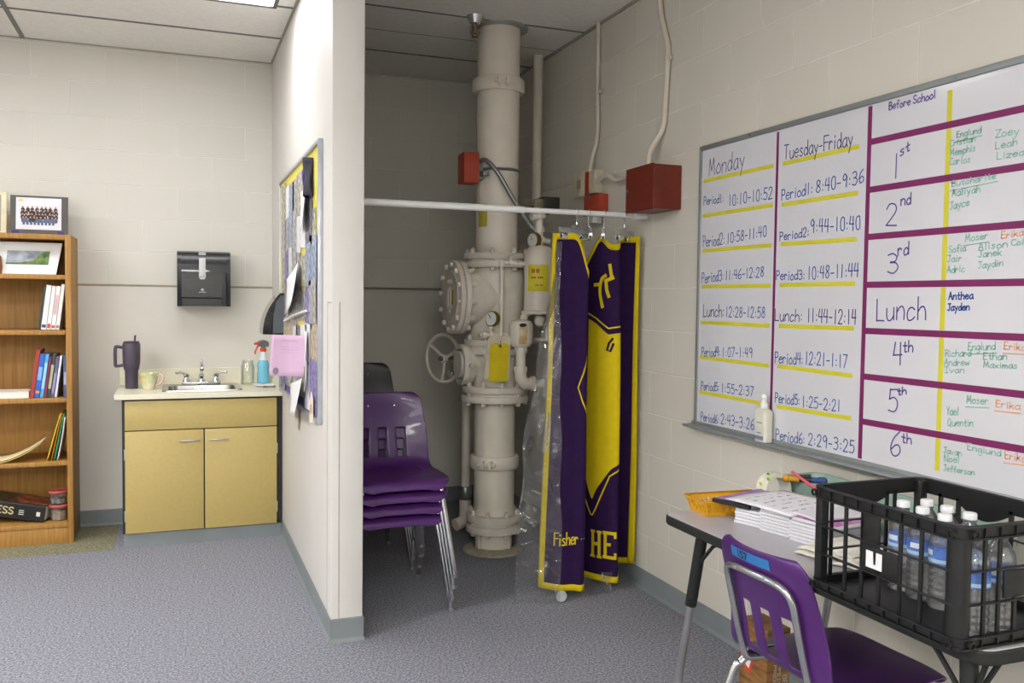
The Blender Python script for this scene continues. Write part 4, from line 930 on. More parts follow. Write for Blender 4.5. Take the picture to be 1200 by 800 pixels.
t = thing('outlet_box', 'beige outlet box with a red stripe on the right wall', 'outlet box', (XR-.03, 4.46, 2.07)); OFF = (XR-.03, 4.46, 2.07)
b = MB(OFF); b.box((XR-.055, 4.34, 2.01), (XR-.001, 4.51, 2.135), bevel=.004); b.build('box', M('beige_box', '#c9c0a8', .5), t)
b = MB(OFF); b.box((XR-.060, 4.45, 2.005), (XR-.056, 4.605, 2.14), bevel=.002); b.build('cover_plate', M('beige_plate', '#cfc7b0', .5), t)
b = MB(OFF); b.box((XR-.061, 4.405, 2.01), (XR-.0555, 4.448, 2.13), bevel=.001); b.build('red_stripe', M('stripe_red', '#a23524', .5), t)
b = MB(OFF); b.box((XR-.063, 4.50, 2.05), (XR-.0605, 4.55, 2.095)); b.cyl((XR-.063, 4.525, 2.035), (XR-.0605, 4.525, 2.035), .006); b.build('socket', M('socket', '#a89f88', .5), t)
t = thing('red_strobe', 'small red strobe housing under the beige outlet box', 'strobe', (XR-.03, 4.36, 1.94)); OFF = (XR-.03, 4.36, 1.94)
b = MB(OFF); b.box((XR-.06, 4.275, 1.89), (XR-.001, 4.46, 2.0), bevel=.006); b.build('housing', M('strobe_red', '#a8402a', .5), t)
b = MB(OFF); b.box((XR-.075, 4.31, 1.845), (XR-.02, 4.42, 1.888), bevel=.003); b.build('lens', M('lens_clear', '#c9ccc8', .15, metal=.3), t)
b = MB(OFF); b.cyl((XR-.04, 4.40, 2.0), (XR-.04, 4.42, 2.015), .016); b.build('nipple', m_galv, t)

# ---------------------------------------------------------------- curtain rod
RODY, RODZ = 3.86, 1.846
t = thing('tension_rod', 'white tension rod spanning the alcove from partition to right wall', 'curtain rod', (1.45, RODY, RODZ)); OFF = (1.45, RODY, RODZ)
m_rod = M('rod_white', '#e4e4e2', .3, var=.02)
b = MB(OFF); b.cyl((XP1+.02, RODY, RODZ), (1.52, RODY, RODZ), .0155, n=20); b.build('outer_tube', m_rod, t)
b = MB(OFF); b.cyl((1.50, RODY, RODZ), (XR-.02, RODY, RODZ), .0125, n=20); b.build('inner_tube', m_rod, t)
for x0, x1 in ((XP1+.001, XP1+.03), (XR-.001, XR-.075)):
    b = MB(OFF); b.cyl((x0, RODY, RODZ), (x1, RODY, RODZ), .0195, n=20, bevel=.003); b.build('end_cap', m_rod, t)

# ---------------------------------------------------------------- purple banner hung in folds
CTRL = [  # top xy, bottom xy, top height
 (1.675, 3.875, 1.630, 3.895, 1.742), (1.70, 3.850, 1.660, 3.85, 1.742), (1.735, 3.828, 1.705, 3.80, 1.742), (1.780, 3.815, 1.762, 3.790, 1.725), (1.818, 3.795, 1.800, 3.765, 1.585),
 (1.838, 3.83, 1.828, 3.80, 1.565), (1.838, 3.88, 1.842, 3.88, 1.655), (1.846, 3.92, 1.850, 3.93, 1.742), (1.862, 3.965, 1.864, 3.975, 1.65), (1.890, 3.972, 1.888, 3.982, 1.615),
 (1.912, 3.93, 1.912, 3.94, 1.68), (1.932, 3.885, 1.938, 3.885, 1.742), (1.962, 3.852, 1.968, 3.84, 1.705), (2.000, 3.825, 2.005, 3.802, 1.702), (2.022, 3.86, 2.030, 3.842, 1.742), (2.034, 3.895, 2.045, 3.925, 1.742),
 (2.050, 3.908, 2.062, 3.972, 1.742), (2.088, 3.892, 2.092, 3.970, 1.742), (2.132, 3.862, 2.148, 3.885, 1.742)]
NSEG = 6
PT_ = catmull([(a, b, c) for a, b, _, _, c in CTRL], NSEG); PB_ = catmull([(a, b, 0) for _, _, a, b, _ in CTRL], NSEG)
NP = len(PT_)-1
SL = [0]
for i in range(NP): SL.append(SL[-1]+((PT_[i+1]+PB_[i+1])-(PT_[i]+PB_[i])).xy.length/2)
TOT = SL[-1]
def uof(s):
    s = min(max(s, 0), TOT)
    for i in range(NP):
        if s <= SL[i+1]: return i, (s-SL[i])/max(1e-9, SL[i+1]-SL[i])
    return NP-1, 1.0
def sidx(k): return SL[min(NP, int(round(k*NSEG)))]
ZTOP = 1.742
def ztop(s):
    i, f = uof(s); return min(ZTOP, lerp(PT_[i].z, PT_[i+1].z, f))
def zbot(s): return table([(0, .050), (sidx(4), .050), (sidx(9), .055), (sidx(13), .058), (sidx(16), .095), (TOT, .118)], s)
def cloth0(s, z):
    i, f = uof(s); a = PT_[i].lerp(PT_[i+1], f); b = PB_[i].lerp(PB_[i+1], f); k = max(0, min(1, z/ZTOP))
    p = b.lerp(a, k)
    return Vector((min(p.x, XR-.014), p.y+.004*math.sin(5*z+9*s), z))
def cloth(s, z, off=0):
    p = cloth0(s, z)
    if off:
        q = cloth0(s+.004, z)-cloth0(s-.004, z); n = Vector((q.y, -q.x, 0)).normalized(); p = p+n*off
    return p
S_F1, s0, s1 = sidx(4.25), sidx(9.6), sidx(13.25)
t = thing('purple_banner', 'purple banner with yellow border hung in folds from the rod', 'banner', (1.9, 3.87, 0)); OFF = (1.9, 3.87, 0)
m_purp = M('banner_purple', '#29133c', .85, var=.08, scale=30, bump=.15, bscale=300, spec=.2)
m_yel = M('banner_yellow', '#cdb611', .75, var=.04, scale=30, bump=.1, bscale=300, spec=.2)
BW = .028
ss = [TOT*k/150 for k in range(151)]
def addthick(o, th=.003, off=0):
    m = o.modifiers.new('thick', 'SOLIDIFY'); m.thickness = th; m.offset = off; return o
b = MB(OFF); b.grid(lambda s, v: cloth(s, lerp(zbot(s), ztop(s), v)), ss, [k/40 for k in range(41)]); addthick(b.build('cloth', m_purp, t, smooth=60))
def band(name, fn, us, vs):
    b = MB(OFF); b.grid(fn, us, vs); return addthick(b.build(name, m_yel, t, smooth=60), .0055)
band('border', lambda s, v: cloth(s, zbot(s)-.004+BW*1.1*v), ss, [0, .5, 1])
band('border', lambda s, v: cloth(s, ztop(s)+.003-BW*1.05*v), ss, [0, .5, 1])
band('border', lambda s, v: cloth(s, lerp(zbot(s), ztop(s), v)), [BW*k/3 for k in range(4)], [k/40 for k in range(41)])
band('border', lambda s, v: cloth(s, lerp(zbot(s), ztop(s), v)), [TOT-BW*k/3 for k in range(4)], [k/40 for k in range(41)])
# appliques on the cloth: yellow state outline, its outline cord and lettering
def onb(off): return lambda u, z: cloth(u, z, off)
def nsign():
    s = (s0+s1)/2; return 1 if cloth(s, .8, .01).y < cloth(s, .8).y else -1
NS = nsign()
def spanfill(name, lowf, topf, a, c, m, off):
    b = MB(OFF); b.grid(lambda s, v: cloth(s, lerp(lowf(s), topf(s), v), NS*off), [lerp(a, c, k/24) for k in range(25)], [k/30 for k in range(31)])
    return b.build(name, m, t, smooth=60)
su = lambda k: lerp(s0, s1, k)
low = lambda s: table([(0, .56), (.10, .50), (.235, .445), (.36, .50), (.78, .61), (1, .64)], (s-s0)/(s1-s0))
top = lambda s: table([(0, 1.34), (.3, 1.315), (.65, 1.265), (1, 1.275)], (s-s0)/(s1-s0))
spanfill('yellow_applique', low, top, s0, s1, m_yel, .004)
b = MB(OFF); b.ribbon([(su(k/20), table([(0, .45), (.12, .40), (.23, .365), (.34, .40), (.75, .575), (1, .61)], k/20)) for k in range(21)], .007, onb(NS*.004)); b.build('outline_cord', m_yel, t, smooth=0, fixn=False)
b = MB(OFF); b.ribbon([(su(k/20), table([(0, 1.365), (.3, 1.34), (.65, 1.295), (1, 1.305)], k/20)) for k in range(21)], .007, onb(NS*.004)); b.build('outline_cord', m_yel, t, smooth=0, fixn=False)
b = MB(OFF); b.ribbon([(table([(0, S_F1-.0), (.3, S_F1-.02), (.55, S_F1-.045), (.65, S_F1-.035), (.8, S_F1-.022), (1, S_F1-.0)], k/20), 1.165-.27*k/20) for k in range(21)], .006, onb(NS*.003)); b.build('outline_cord', m_yel, t, smooth=0, fixn=False)
b = MB(OFF); b.ribbon([(su(.78), 1.245), (su(.68), 1.225), (su(.62), 1.19), (su(.72), 1.185), (su(.80), 1.22)], .012, onb(NS*.007)); b.build('inner_mark', m_purp, t, smooth=0, fixn=False)
def slab(name, polys, off, m=m_yel):
    b = MB(OFF)
    for x0, z0, x1, z1 in polys:
        n = max(1, int(abs(x1-x0)/.008))
        b.grid(lambda s, v: cloth(s, v, NS*off), [lerp(x0, x1, k/n) for k in range(n+1)], [z0, (z0+z1)/2, z1])
    return b.build(name, m, t, smooth=60)
zl, H_ = .165, .135; a = su(.205); w_ = (s1-s0)*.335; st = .015; sf = .012
slab('letter', [(a, zl, a+.026, zl+sf), (a+.0055, zl, a+.0055+st, zl+H_), (a, zl+H_-sf, a+.026, zl+H_), (a+w_-.026, zl, a+w_, zl+sf), (a+w_-.0055-st, zl, a+w_-.0055, zl+H_), (a+w_-.026, zl+H_-sf, a+w_, zl+H_), (a+.018, zl+H_*.45, a+w_-.018, zl+H_*.45+.016)], .004)
a = su(.57); w_ = (s1-s0)*.36; zl += .004
slab('letter', [(a, zl, a+w_, zl+.016), (a+.0055, zl, a+.0055+st, zl+H_), (a, zl+H_-.016, a+w_, zl+H_), (a+.006, zl+H_*.46, a+w_*.62, zl+H_*.46+.016), (a+w_-.010, zl, a+w_, zl+.032), (a+w_-.010, zl+H_-.032, a+w_, zl+H_)], .004)
b = MB(OFF)
for stp in strokes('Fisher -', .070, .262, S_F1-.004, .275, .060, 0): b.ribbon(stp, .0055, onb(NS*.0035))
b.build('lettering', m_yel, t, smooth=0, fixn=False)
# monogram piece behind, upper middle
b = MB(OFF)
for pts in ([(su(.20), 1.505), (su(.38), 1.508)], [(su(.56), 1.55), (su(.44), 1.53), (su(.39), 1.47), (su(.47), 1.40)], [(su(.78), 1.54), (su(.56), 1.525)], [(su(.58), 1.52), (su(.60), 1.48), (su(.66), 1.45)], [(su(.69), 1.60), (su(.74), 1.545)]):
    b.ribbon([(p.x, p.y) for p in catmull([(*q, 0) for q in pts], 5)], .017, onb(NS*.004))
b.build('monogram', m_yel, t, smooth=0, fixn=False)
# clear hangers with metal clips
m_hang = film_mat('clear_hanger', '#f4f6f6', .3, .30, .1, .1, .4)
def hanger(x, dy, ang, clips, lab, half=.15):
    loc = (x, RODY, RODZ-.09)
    t = thing('clip_hanger', lab, 'hanger', loc, ang)
    b = MB(); b.box((-half, -.004, -.012), (half, .004, .016), bevel=.003); b.box((-.03, -.004, .016), (.03, .004, .03), bevel=.003); b.build('bar', m_hang, t)
    b = MB(); b.tube([(0, 0, .03), (0, 0, .055), (.004*math.cos(ang), .0, .062), (0, 0, .07)], .0022, 8)
    # hook ring over the rod: plane across the rod
    ca, sa = math.cos(-ang), math.sin(-ang)
    def loc2(dy_, dz): return Vector((0*ca-dy_*sa, dy_*ca, .09+dz))
    b.tube([loc2(.0165*math.cos(q), .0165*math.sin(q)) for q in [-.5+k*(PI+.8)/14 for k in range(15)]], .002, 8)
    b.tube([loc2(.0165*math.cos(-.5), .0165*math.sin(-.5)), loc2(.008, -.018), (0, 0, .068)], .002, 8); b.build('hook', m_chrome, t)
    for c in clips:
        b = MB(); b.tube([(c, .0, .012), (c+.01, 0, .0), (c, 0, -.012), (c-.01, 0, 0)], .0018, 6, closed=True)
        b.box((c-.032, -.009, -.038), (c+.032, -.006, -.014), bevel=.003); b.box((c-.032, .006, -.038), (c+.032, .009, -.014), bevel=.003); b.cyl((c-.033, 0, -.014), (c+.033, 0, -.014), .008, n=12); b.build('clip', m_chrome, t)
hanger(1.790, 0, .378, (-.073, .06), 'clear clip hanger holding the left edge of the purple banner', .12)
hanger(1.852, 0, 1.25, (-.045, .06), 'clear clip hanger turned sideways in the middle of the rod, second from the left', .11)
hanger(1.935, 0, 1.05, (-.05, .035), 'clear clip hanger turned sideways, third from the left on the rod', .10)
hanger(2.045, 0, .64, (-.045, .050), 'clear clip hanger holding the right edge of the purple banner', .105)

# clear garment bag draped at the left of the banner
t = None
b = MB((1.6, 3.82, .9)); rn = random.Random(9)
def bag(u, v):
    z = lerp(.006, 1.70, v)
    xl = table([(0, 1.475), (.25, 1.495), (.55, 1.545), (.72, 1.60), (.85, 1.640), (1, 1.665)], v); xr = lerp(1.692, 1.676, v)
    x = lerp(xl, xr, u)
    y = 3.815+.02*math.sin(u*8+v*3)*(1-u)+.012*math.sin(19*v+6*u)*(1-.7*u)+.010*math.sin(31*v-9*u)*(.4+v)*(1-.7*u)-.055*u*(1-v)-.02*u*v
    x += .006*math.sin(23*v+4*u)
    return Vector((x, y-.004, z))
b.grid(bag, [k/36 for k in range(37)], [k/90 for k in range(91)])
m_film = film_mat('clear_film', '#f3f4f5', .14, .08, .12, .9, .6)
o = b.build('garment_bag', m_film, smooth=80)
tag(o, 'clear plastic garment bag hanging over the left edge of the banner', 'plastic bag')
b = MB((1.97, 3.80, .3))
b.grid(lambda u, v: Vector((lerp(1.93, 1.985, u), 3.815+.008*math.sin(7*v+5*u), lerp(.004, .11, v))), [k/8 for k in range(9)], [k/8 for k in range(9)])
tag(b.build('plastic_film', m_film, smooth=80), 'scrap of clear plastic film hanging below the middle of the banner', 'plastic film')
b = MB((1.70, 3.77, .03)); b.lathe([(0, 0), (.026, 0), (.028, .002), (.026, .004), (0, .004)], (1.70, 3.775, .032), (0, -1, 0), n=24)
tag(b.build('round_sticker', M('sticker_clear', '#b8bcc0', .3)), 'round translucent sticker near the bottom of the garment bag', 'sticker')
# ---------------------------------------------------------------- moulded school chairs (facing local +x, origin under the seat on the floor)
m_cp = M('chair_purple', '#4a2163', .32, var=.05, scale=25, bump=.06, bscale=500, coat=.1)
m_cb = M('chair_black', '#1d1f1e', .4, var=.05)
PROF = catmull([(.405, 0, .405), (.398, 0, .432), (.36, 0, .447), (.25, 0, .446), (.12, 0, .440), (.03, 0, .440), (-.018, 0, .458), (-.040, 0, .50), (-.058, 0, .57), (-.078, 0, .65), (-.100, 0, .72), (-.113, 0, .772), (-.110, 0, .779)], 6)
PS = [0]
for a, c in zip(PROF, PROF[1:]): PS.append(PS[-1]+(c-a).length)
PT = PS[-1]
def prof(d):
    d = min(max(d, 0), PT)
    for i in range(len(PS)-1):
        if d <= PS[i+1]: return PROF[i].lerp(PROF[i+1], (d-PS[i])/(PS[i+1]-PS[i]))
    return PROF[-1]
def hw(d):
    base = table([(0, .185), (.12, .205), (.30, .215), (.42, .210), (.48, .205), (.60, .198), (PT, .180)], d)
    for dd, r in ((d, .06), (PT-d, .055)):
        if dd < r: base = base-r+math.sqrt(max(0, r*r-(r-dd)**2))
    return base
def shell(u, d):
    p = prof(d); h = hw(d)
    k = min(1, max(0, (d-.42)/.12))
    seat = -.012*abs(u)**4*(1-k)+(-.010*(1-u*u))*(1-k)*(1 if .06 < d < .42 else .4)
    return Vector((p.x+.030*abs(u)**2.2*k, u*h, p.z+seat))
us = sorted(set([round(x, 4) for x in ([-1, -.97, -.92, -.85, -.78, -.70, -.62] + [-.50, -.47, -.37, -.34, -.27, -.2, -.13] + [-.08, -.05, 0, .05, .08] + [.13, .2, .27, .34, .37, .47, .50] + [.62, .70, .78, .85, .92, .97, 1])]))
us = [-1, -.97, -.92, -.85, -.77, -.68, -.58, -.50, -.44, -.38, -.32, -.24, -.15, -.06, 0, .06, .15, .24, .32, .38, .44, .50, .58, .68, .77, .85, .92, .97, 1]
SLOT = [(-.50, -.32), (-.06-.03, .06+.03), (.32, .50)]
us = [-1, -.97, -.92, -.85, -.77, -.68, -.58, -.51, -.47, -.36, -.32, -.24, -.16, -.095, -.055, .055, .095, .16, .24, .32, .36, .47, .51, .58, .68, .77, .85, .92, .97, 1]
SLOT = [(-.51, -.32), (-.095, .095), (.32, .51)]
DS0, DS1 = .478, .615
ds = [0, .005, .012, .022, .035, .05, .07, .10, .14, .18, .22, .26, .30, .34, .38, .41,   .435, .455, .470, .478, .486, .505, .53, .555, .58, .600, .608, .615, .63, .65, .675, .70, PT-.07, PT-.05, PT-.035, PT-.022, PT-.012, PT-.005, PT-.0005]
ds = sorted(set(x for x in ds if x <= PT))
def keep(u, d): return not (DS0 < d < DS1 and any(a < u < c for a, c in SLOT))
def make_chair(name, label, m, group=None, tape=False):
    t = thing(name, label, 'chair', group=group)
    b = MB(); b.grid(shell, us, ds, keep); o = b.build('seat_shell', m, t, smooth=60)
    s = o.modifiers.new('thick', 'SOLIDIFY'); s.thickness = .007; s.offset = 0
    s = o.modifiers.new('sub', 'SUBSURF'); s.levels = 1; s.render_levels = 2
    R = .0115
    for y in (-1, 1):
        b = MB(); b.tube([(.10, y*.150, .424), (.26, y*.152, .424), (.315, y*.158, .418), (.345, y*.166, .39), (.385, y*.205, .10), (.395, y*.216, .012)], R, 14, smooth=6); lg = b.build('leg', m_chrome, t)
        b = MB(); b.cyl((.3955, y*.2165, .016), (.396, y*.217, 0), .0135, .0145, n=16); b.build('glide', M('glide_grey', '#7a7c7c', .4, metal=.5), lg)
        b = MB(); b.tube([(.13, y*.152, .4235), (.02, y*.152, .424), (-.02, y*.158, .40), (-.045, y*.166, .36), (-.12, y*.20, .06), (-.132, y*.205, .012)], R, 14, smooth=6); lg = b.build('leg', m_chrome, t)
        b = MB(); b.cyl((-.1325, y*.2055, .016), (-.133, y*.206, 0), .0135, .0145, n=16); b.build('glide', M('glide_grey', '#7a7c7c', .4, metal=.5), lg)
    for x in (.10, .27):
        b = MB(); b.tube([(x, -.150, .421), (x, .150, .421)], .0095, 12); b.build('seat_rail', m_chrome, t)
    b = MB(); bk = lambda z: table([(.40, -.015), (.44, -.034), (.50, -.054), (.57, -.072), (.65, -.092), (.715, -.111), (.74, -.116)], z)
    def bp(y, z): return (bk(z)-.004+.030*min(1, (abs(y)/.195))**2.2, y, z)
    loop = [(.08, -.128, .421), (.02, -.130, .421), (-.022, -.132, .428)]+[bp(-.134, z) for z in (.47, .52,   .58, .63, .665)]+[bp(-.126, .69), bp(-.104, .706), bp(-.06, .713), bp(0, .714), bp(.06, .713), bp(.104, .706), bp(.126, .69)]+[bp(.134, z) for z in (.665, .63, .58, .52, .47)]+[(-.022, .132, .428), (.02, .130, .421), (.08, .128, .421)]
    b.tube(loop, .0098, 14, smooth=4); b.build('back_frame', M('frame_steel', '#b9bbbb', .22, metal=.9), t)
    for y in (-.06, .06):
        p = bp(y, .713); b = MB(); b.lathe([(.0, .006), (.004, .005), (.0065, .002), (.0065, 0)], (p[0]+.0155, y, .713), (1, 0, .15), n=14); b.lathe([(.0, .004), (.005, .003), (.006, 0)], (p[0]-.0085, y, .713), (-1, 0, 0), n=14); b.build('rivet', m_chrome, t)
    return t
STX, STY = .942, 4.235
labs = ['lowest of the purple stacked chairs, its feet on the carpet', 'purple stacked chair directly above the lowest one', 'purple stacked chair directly under the topmost one', 'topmost purple chair of the stack behind the partition']
g = 'purple chairs stacked behind the partition'
c0 = make_chair('school_chair', labs[0], m_cp, g)
c0.scale = (1, 1.08, 1.02); c0.location = (STX, STY, 0.0); c0.rotation_euler = (0, 0, -PI/2)
for k in range(1, 4):
    dup(c0, (STX, STY-.018*k, .0575*k), -PI/2, labs[k])
DCX, DCY, DCA = 1.533, 1.938, .030
dc = dup(c0, (DCX, DCY, 0), DCA, 'purple chair with blue numbered tape pulled up to the desk'); del dc['group']; dc.scale = (1, 1, 1)
# numbered tape on the back of the desk chair
def onback(u, v):   # u = across (viewer's left to right), v = height
    y = -u; k = .030*min(1, abs(y)/.19)**2.2
    return Vector((table([(.735, -.1045), (.79, -.1185)], v)+k-.0095, y, v))
def onback(u, v):
    lo, hi = .60, PT
    for _ in range(30):
        mid = (lo+hi)/2
        if prof(mid).z < v: lo = mid
        else: hi = mid
    p = prof(lo); q = prof(min(PT, lo+.003)); d = (q-prof(lo-.003)).normalized(); n = Vector((-d.z, 0, d.x))
    if n.x > 0: n = -n
    return Vector((p.x+.030*abs(u/hw(lo))**2.2, -u, p.z))+n*.0052
b = MB(); b.grid(onback, [-.098+.165*k/12 for k in range(13)], [.738, .745, .752, .759, .766]); b.build('painters_tape', M('tape_blue', '#2c70ad', .6, var=.04), dc, smooth=60)
tp = [o for o in dc.children if o.name.startswith('painters_tape')][0]
b = MB()
for stp in strokes('157', -.066, .744, -.022, .742, .018, .2): b.ribbon(stp, .0042, lambda u, v: onback(u, v)+Vector((-.0007, 0, .0002)))
b.build('ink_number', M('ink_black', '#1c2030', .6), tp, smooth=0, fixn=False)
# black stack behind, only the topmost back shows
gk = 'black chairs stacked behind the purple stack'
kb = make_chair('school_chair', 'topmost black chair back showing above the purple stack', m_cb, gk)
for k in range(5):
    dup(kb, (.945, 4.90-.018*k, .0575*k), -PI/2, 'black chair low in the dark stack behind the purple chairs')
kb.location = (.945, 4.81, .0575*5); kb.rotation_euler = (0, 0, -PI/2)
# ---------------------------------------------------------------- activity table
TX0, TX1, TY0, TY1, TZ = 1.482, 2.135, 1.277, 2.507, .740
t = thing('activity_table', 'grey laminate table with black edge band along the right wall', 'table', (1.81, 1.89, 0)); OFF = (1.81, 1.89, 0)
m_top = M('grey_laminate', '#b3afb3', .35, var=.025, scale=120)
m_blk = M('black_rubber', '#191b1a', .6, var=.05)
b = MB(OFF); loft(b, [rrect(TX0+.002, TX1-.002, TY0+.002, TY1-.002, .048, TZ-.024), rrect(TX0+.002, TX1-.002, TY0+.002, TY1-.002, .048, TZ-.001), rrect(TX0+.0035, TX1-.0035, TY0+.0035, TY1-.0035, .0465, TZ)]); b.build('tabletop', m_top, t, smooth=30)
b = MB(OFF)
ring = [rrect(TX0, TX1, TY0, TY1, .05, TZ-.001), rrect(TX0-.003, TX1+.003, TY0-.003, TY1+.003, .053, TZ-.006), rrect(TX0-.003, TX1+.003, TY0-.003, TY1+.003, .053, TZ-.026), rrect(TX0, TX1, TY0, TY1, .05, TZ-.031), rrect(TX0+.012, TX1-.012, TY0+.012, TY1-.012, .04, TZ-.031)]
loft(b, ring, cap=True); b.build('edge_band', m_blk, t, smooth=30)
for sx, sy in ((0, 1), (1, 1), (0, 0), (1, 0)):
    x0 = TX0+.055 if sx == 0 else TX1-.055; y0 = TY1-.16 if sy else TY0+.075
    d = Vector((-.02 if sx == 0 else .004, .14 if sy else -.06, -.71))
    p = Vector((x0, y0, TZ-.031)); q = p+d
    b = MB(OFF); b.cyl(p, p+d*.345, .0185, n=20); b.box(p+Vector((-.035, -.035, -.006)), p+Vector((.035, .035, -.0005))); b.cyl(p+d*.32+Vector((0, -.02 if sy else .02, 0)), p+d*.32+Vector((-.03, -.02 if sy else .02, 0))*.8, .006, n=10); lg = b.build('leg', m_blk, t)
    b = MB(OFF); b.cyl(p+d*.345, q, .0125, n=16); b.cyl(q, Vector((q.x, q.y, 0)), .018, .021, n=16); b.build('lower_tube', M('leg_steel', '#a7a9ab', .3, metal=.8), lg)
    b = MB(OFF); s_ = -1 if sy else 1; b.tube([p+d*.16, p+d*.16+Vector((0, s_*.085, .085)), Vector((x0, y0+s_*.11, TZ-.034))], .006, 8)
    if not sy: b.tube([p+d*.16, Vector((x0+(.12 if sx == 0 else -.12), y0, TZ-.034))], .006, 8); b.tube([p+d*.16, Vector((x0+(.0), y0-.045, TZ-.034))], .006, 8)
    b.build('brace', m_blk, lg)

# ---------------------------------------------------------------- black crate
KX0, KX1, KYA, KYB, KZA, KZB = 1.437, 1.772, 1.293, 1.722, TZ+.001, .990
m_crate = M('crate_black', '#131414', .45, var=.08, scale=30, bump=.1, bscale=80)
t = thing('storage_crate', 'black open lattice plastic crate of water bottles on the table', 'crate', (1.604, 1.507, KZA)); OFF = (1.604, 1.507, KZA)
def bar(b, lo, hi, bv=.002): b.box(lo, hi, bevel=bv)
b = MB(OFF)
bar(b, (KX0, KYA, KZA), (KX1, KYB, KZA+.010)); b.build('base', m_crate, t, smooth=30)
def rim(name, za, zb, fl):
    b = MB(OFF)
    R = rrect
    loft(b, [R(KX0+.008, KX1-.008, KYA+.008, KYB-.008, .025, za), R(KX0, KX1, KYA, KYB, .028, za), R(KX0, KX1, KYA, KYB, .028, zb), R(KX0+.008, KX1-.008, KYA+.008, KYB-.008, .022, zb), R(KX0+.008, KX1-.008, KYA+.008, KYB-.008, .022, za)], cap=False)
    for z in (za, zb-.004): loft(b, [R(KX0-.006, KX1+.006, KYA-.006, KYB+.006, .032, z), R(KX0-.006, KX1+.006, KYA-.006, KYB+.006, .032, z+.004), R(KX0+.004, KX1-.004, KYA+.004, KYB-.004, .024, z+.004), R(KX0+.004, KX1-.004, KYA+.004, KYB-.004, .024, z), R(KX0-.006, KX1+.006, KYA-.006, KYB+.006, .032, z)], cap=False)
    for k in range(1, 9):
        y = lerp(KYA+.02, KYB-.02, k/9)
        for x in (KX0-.005, KX1+.0): b.box((x, y-.0015, za+.002), (x+.005, y+.0015, zb-.002))
    for k in range(1, 7):
        x = lerp(KX0+.02, KX1-.02, k/7)
        for y in (KYA-.005, KYB): b.box((x-.0015, y, za+.002), (x+.0015, y+.005, zb-.002))
    for x, y, dx, dy in ((KX0-.006, KYB-.014, -1, 0), (KX0-.006, KYA+.014, -1, 0), (KX0+.030, KYA-.006, 0, -1), (KX1-.03, KYA-.006, 0, -1)):
        b.lathe([(.0055, .001), (.0055, .006), (.0085, .006), (.0085, 0)], (x, y, (za+zb)/2), (dx, dy, 0), n=14)
    return b.build(name, m_crate, t, smooth=30)
rim('bottom_rim', KZA+.002, KZA+.026, 1); rim('top_rim', KZB-.028, KZB, 1)
for x, y in ((KX0+.018, KYA+.018), (KX1-.018, KYA+.018), (KX0+.018, KYB-.012), (KX1-.018, KYB-.018)):
    b = MB(OFF); r = .018 if y < 1.5 else .012
    if y < 1.5: b.cyl((x+(.004 if x < 1.6 else -.004), y+.004, KZA+.008), (x+(.004 if x < 1.6 else -.004), y+.004, KZB-.004), .023, n=20)
    else: b.box((x-r, y-r, KZA+.008), (x+r, y+r, KZB-.004), bevel=.005)
    b.build('corner_post', m_crate, t, smooth=40)
def arch(b, fn, c, half, z0, dip, z1):
    """band that bulges downward in the middle"""
    n = 12
    pts = [(c-half+2*half*k/n, z0-dip*math.sin(PI*k/n)) for k in range(n+1)]
    b.prism(pts+[(c+half, z1), (c-half, z1)], .006, fn)
def lattice_long(x0, x1, front):
    b = MB(OFF); fn = lambda u, v, q: Vector((x0+q, u, v))
    if front:
        for y, za_, zb_ in ((1.613, KZA+.02, KZB-.02), (1.560, KZA+.02, KZB-.02), (1.448, KZA+.02, KZB-.02), (1.392, KZA+.02, KZB-.02), (1.508, KZA+.02, KZA+.10)):
            b.box((x0, y-.0048, za_), (x1, y+.0048, zb_), bevel=.0015)
        b.box((x0, 1.448, KZA+.092), (x1, 1.560, KZA+.150), bevel=.002); b.box((x0, 1.508, KZA+.148), (x1, 1.562, KZB-.02), bevel=.002)
    else:
        for y in (1.40, 1.455, 1.60, 1.653): b.box((x0, y-.006, KZA+.02), (x1, y+.006, KZB-.02), bevel=.0015)
        arch(b, lambda u, v, q: Vector((x0-.0007+q*1.2, u, v)), 1.5275, .068, KZB-.042, .026, KZB-.022); b.box((x0, KYA+.03, KZB-.036), (x1, KYB-.02, KZB-.02))
        b.box((x0, 1.455, KZA+.02), (x1, 1.60, KZA+.12))
    for z in (KZA+.088, KZA+.155): b.box((x0-.002, KYA+.015, z), (x1+.002, KYB-.012, z+.0035), bevel=.001)
    return b.build('side_lattice', m_crate, t, smooth=30)
fl_ = lattice_long(KX0+.001, KX0+.007, True); lattice_long(KX1-.007, KX1-.001, False)
def lattice_short(y0, y1, near):
    b = MB(OFF); fn = lambda u, v, q: Vector((u, y0+q, v))
    for x in ((1.508, 1.548, 1.636, 1.690) if near else (1.49, 1.660, 1.685)): b.box((x-.0048, y0, KZA+.02), (x+.0048, y1, KZB-.02), bevel=.0015)
    if near: b.box((1.560, y0, KZA+.095), (1.625, y1, KZA+.152), bevel=.002); b.box((1.588, y0, KZA+.02), (1.596, y1, KZA+.10))
    else: arch(b, lambda u, v, q: Vector((u, y0-.0007+q*1.2, v)), 1.57, .085, KZB-.042, .022, KZB-.022); b.box((KX0+.02, y0, KZB-.036), (KX1-.02, y1, KZB-.02))
    for z in (KZA+.088, KZA+.155): b.box((KX0+.02, y0-.002, z), (KX1-.02, y1+.002, z+.0035), bevel=.001)
    return b.build('end_lattice', m_crate, t, smooth=30)
lattice_short(KYA+.001, KYA+.007, True); lattice_short(KYB-.007, KYB-.001, False)
b = MB(OFF)
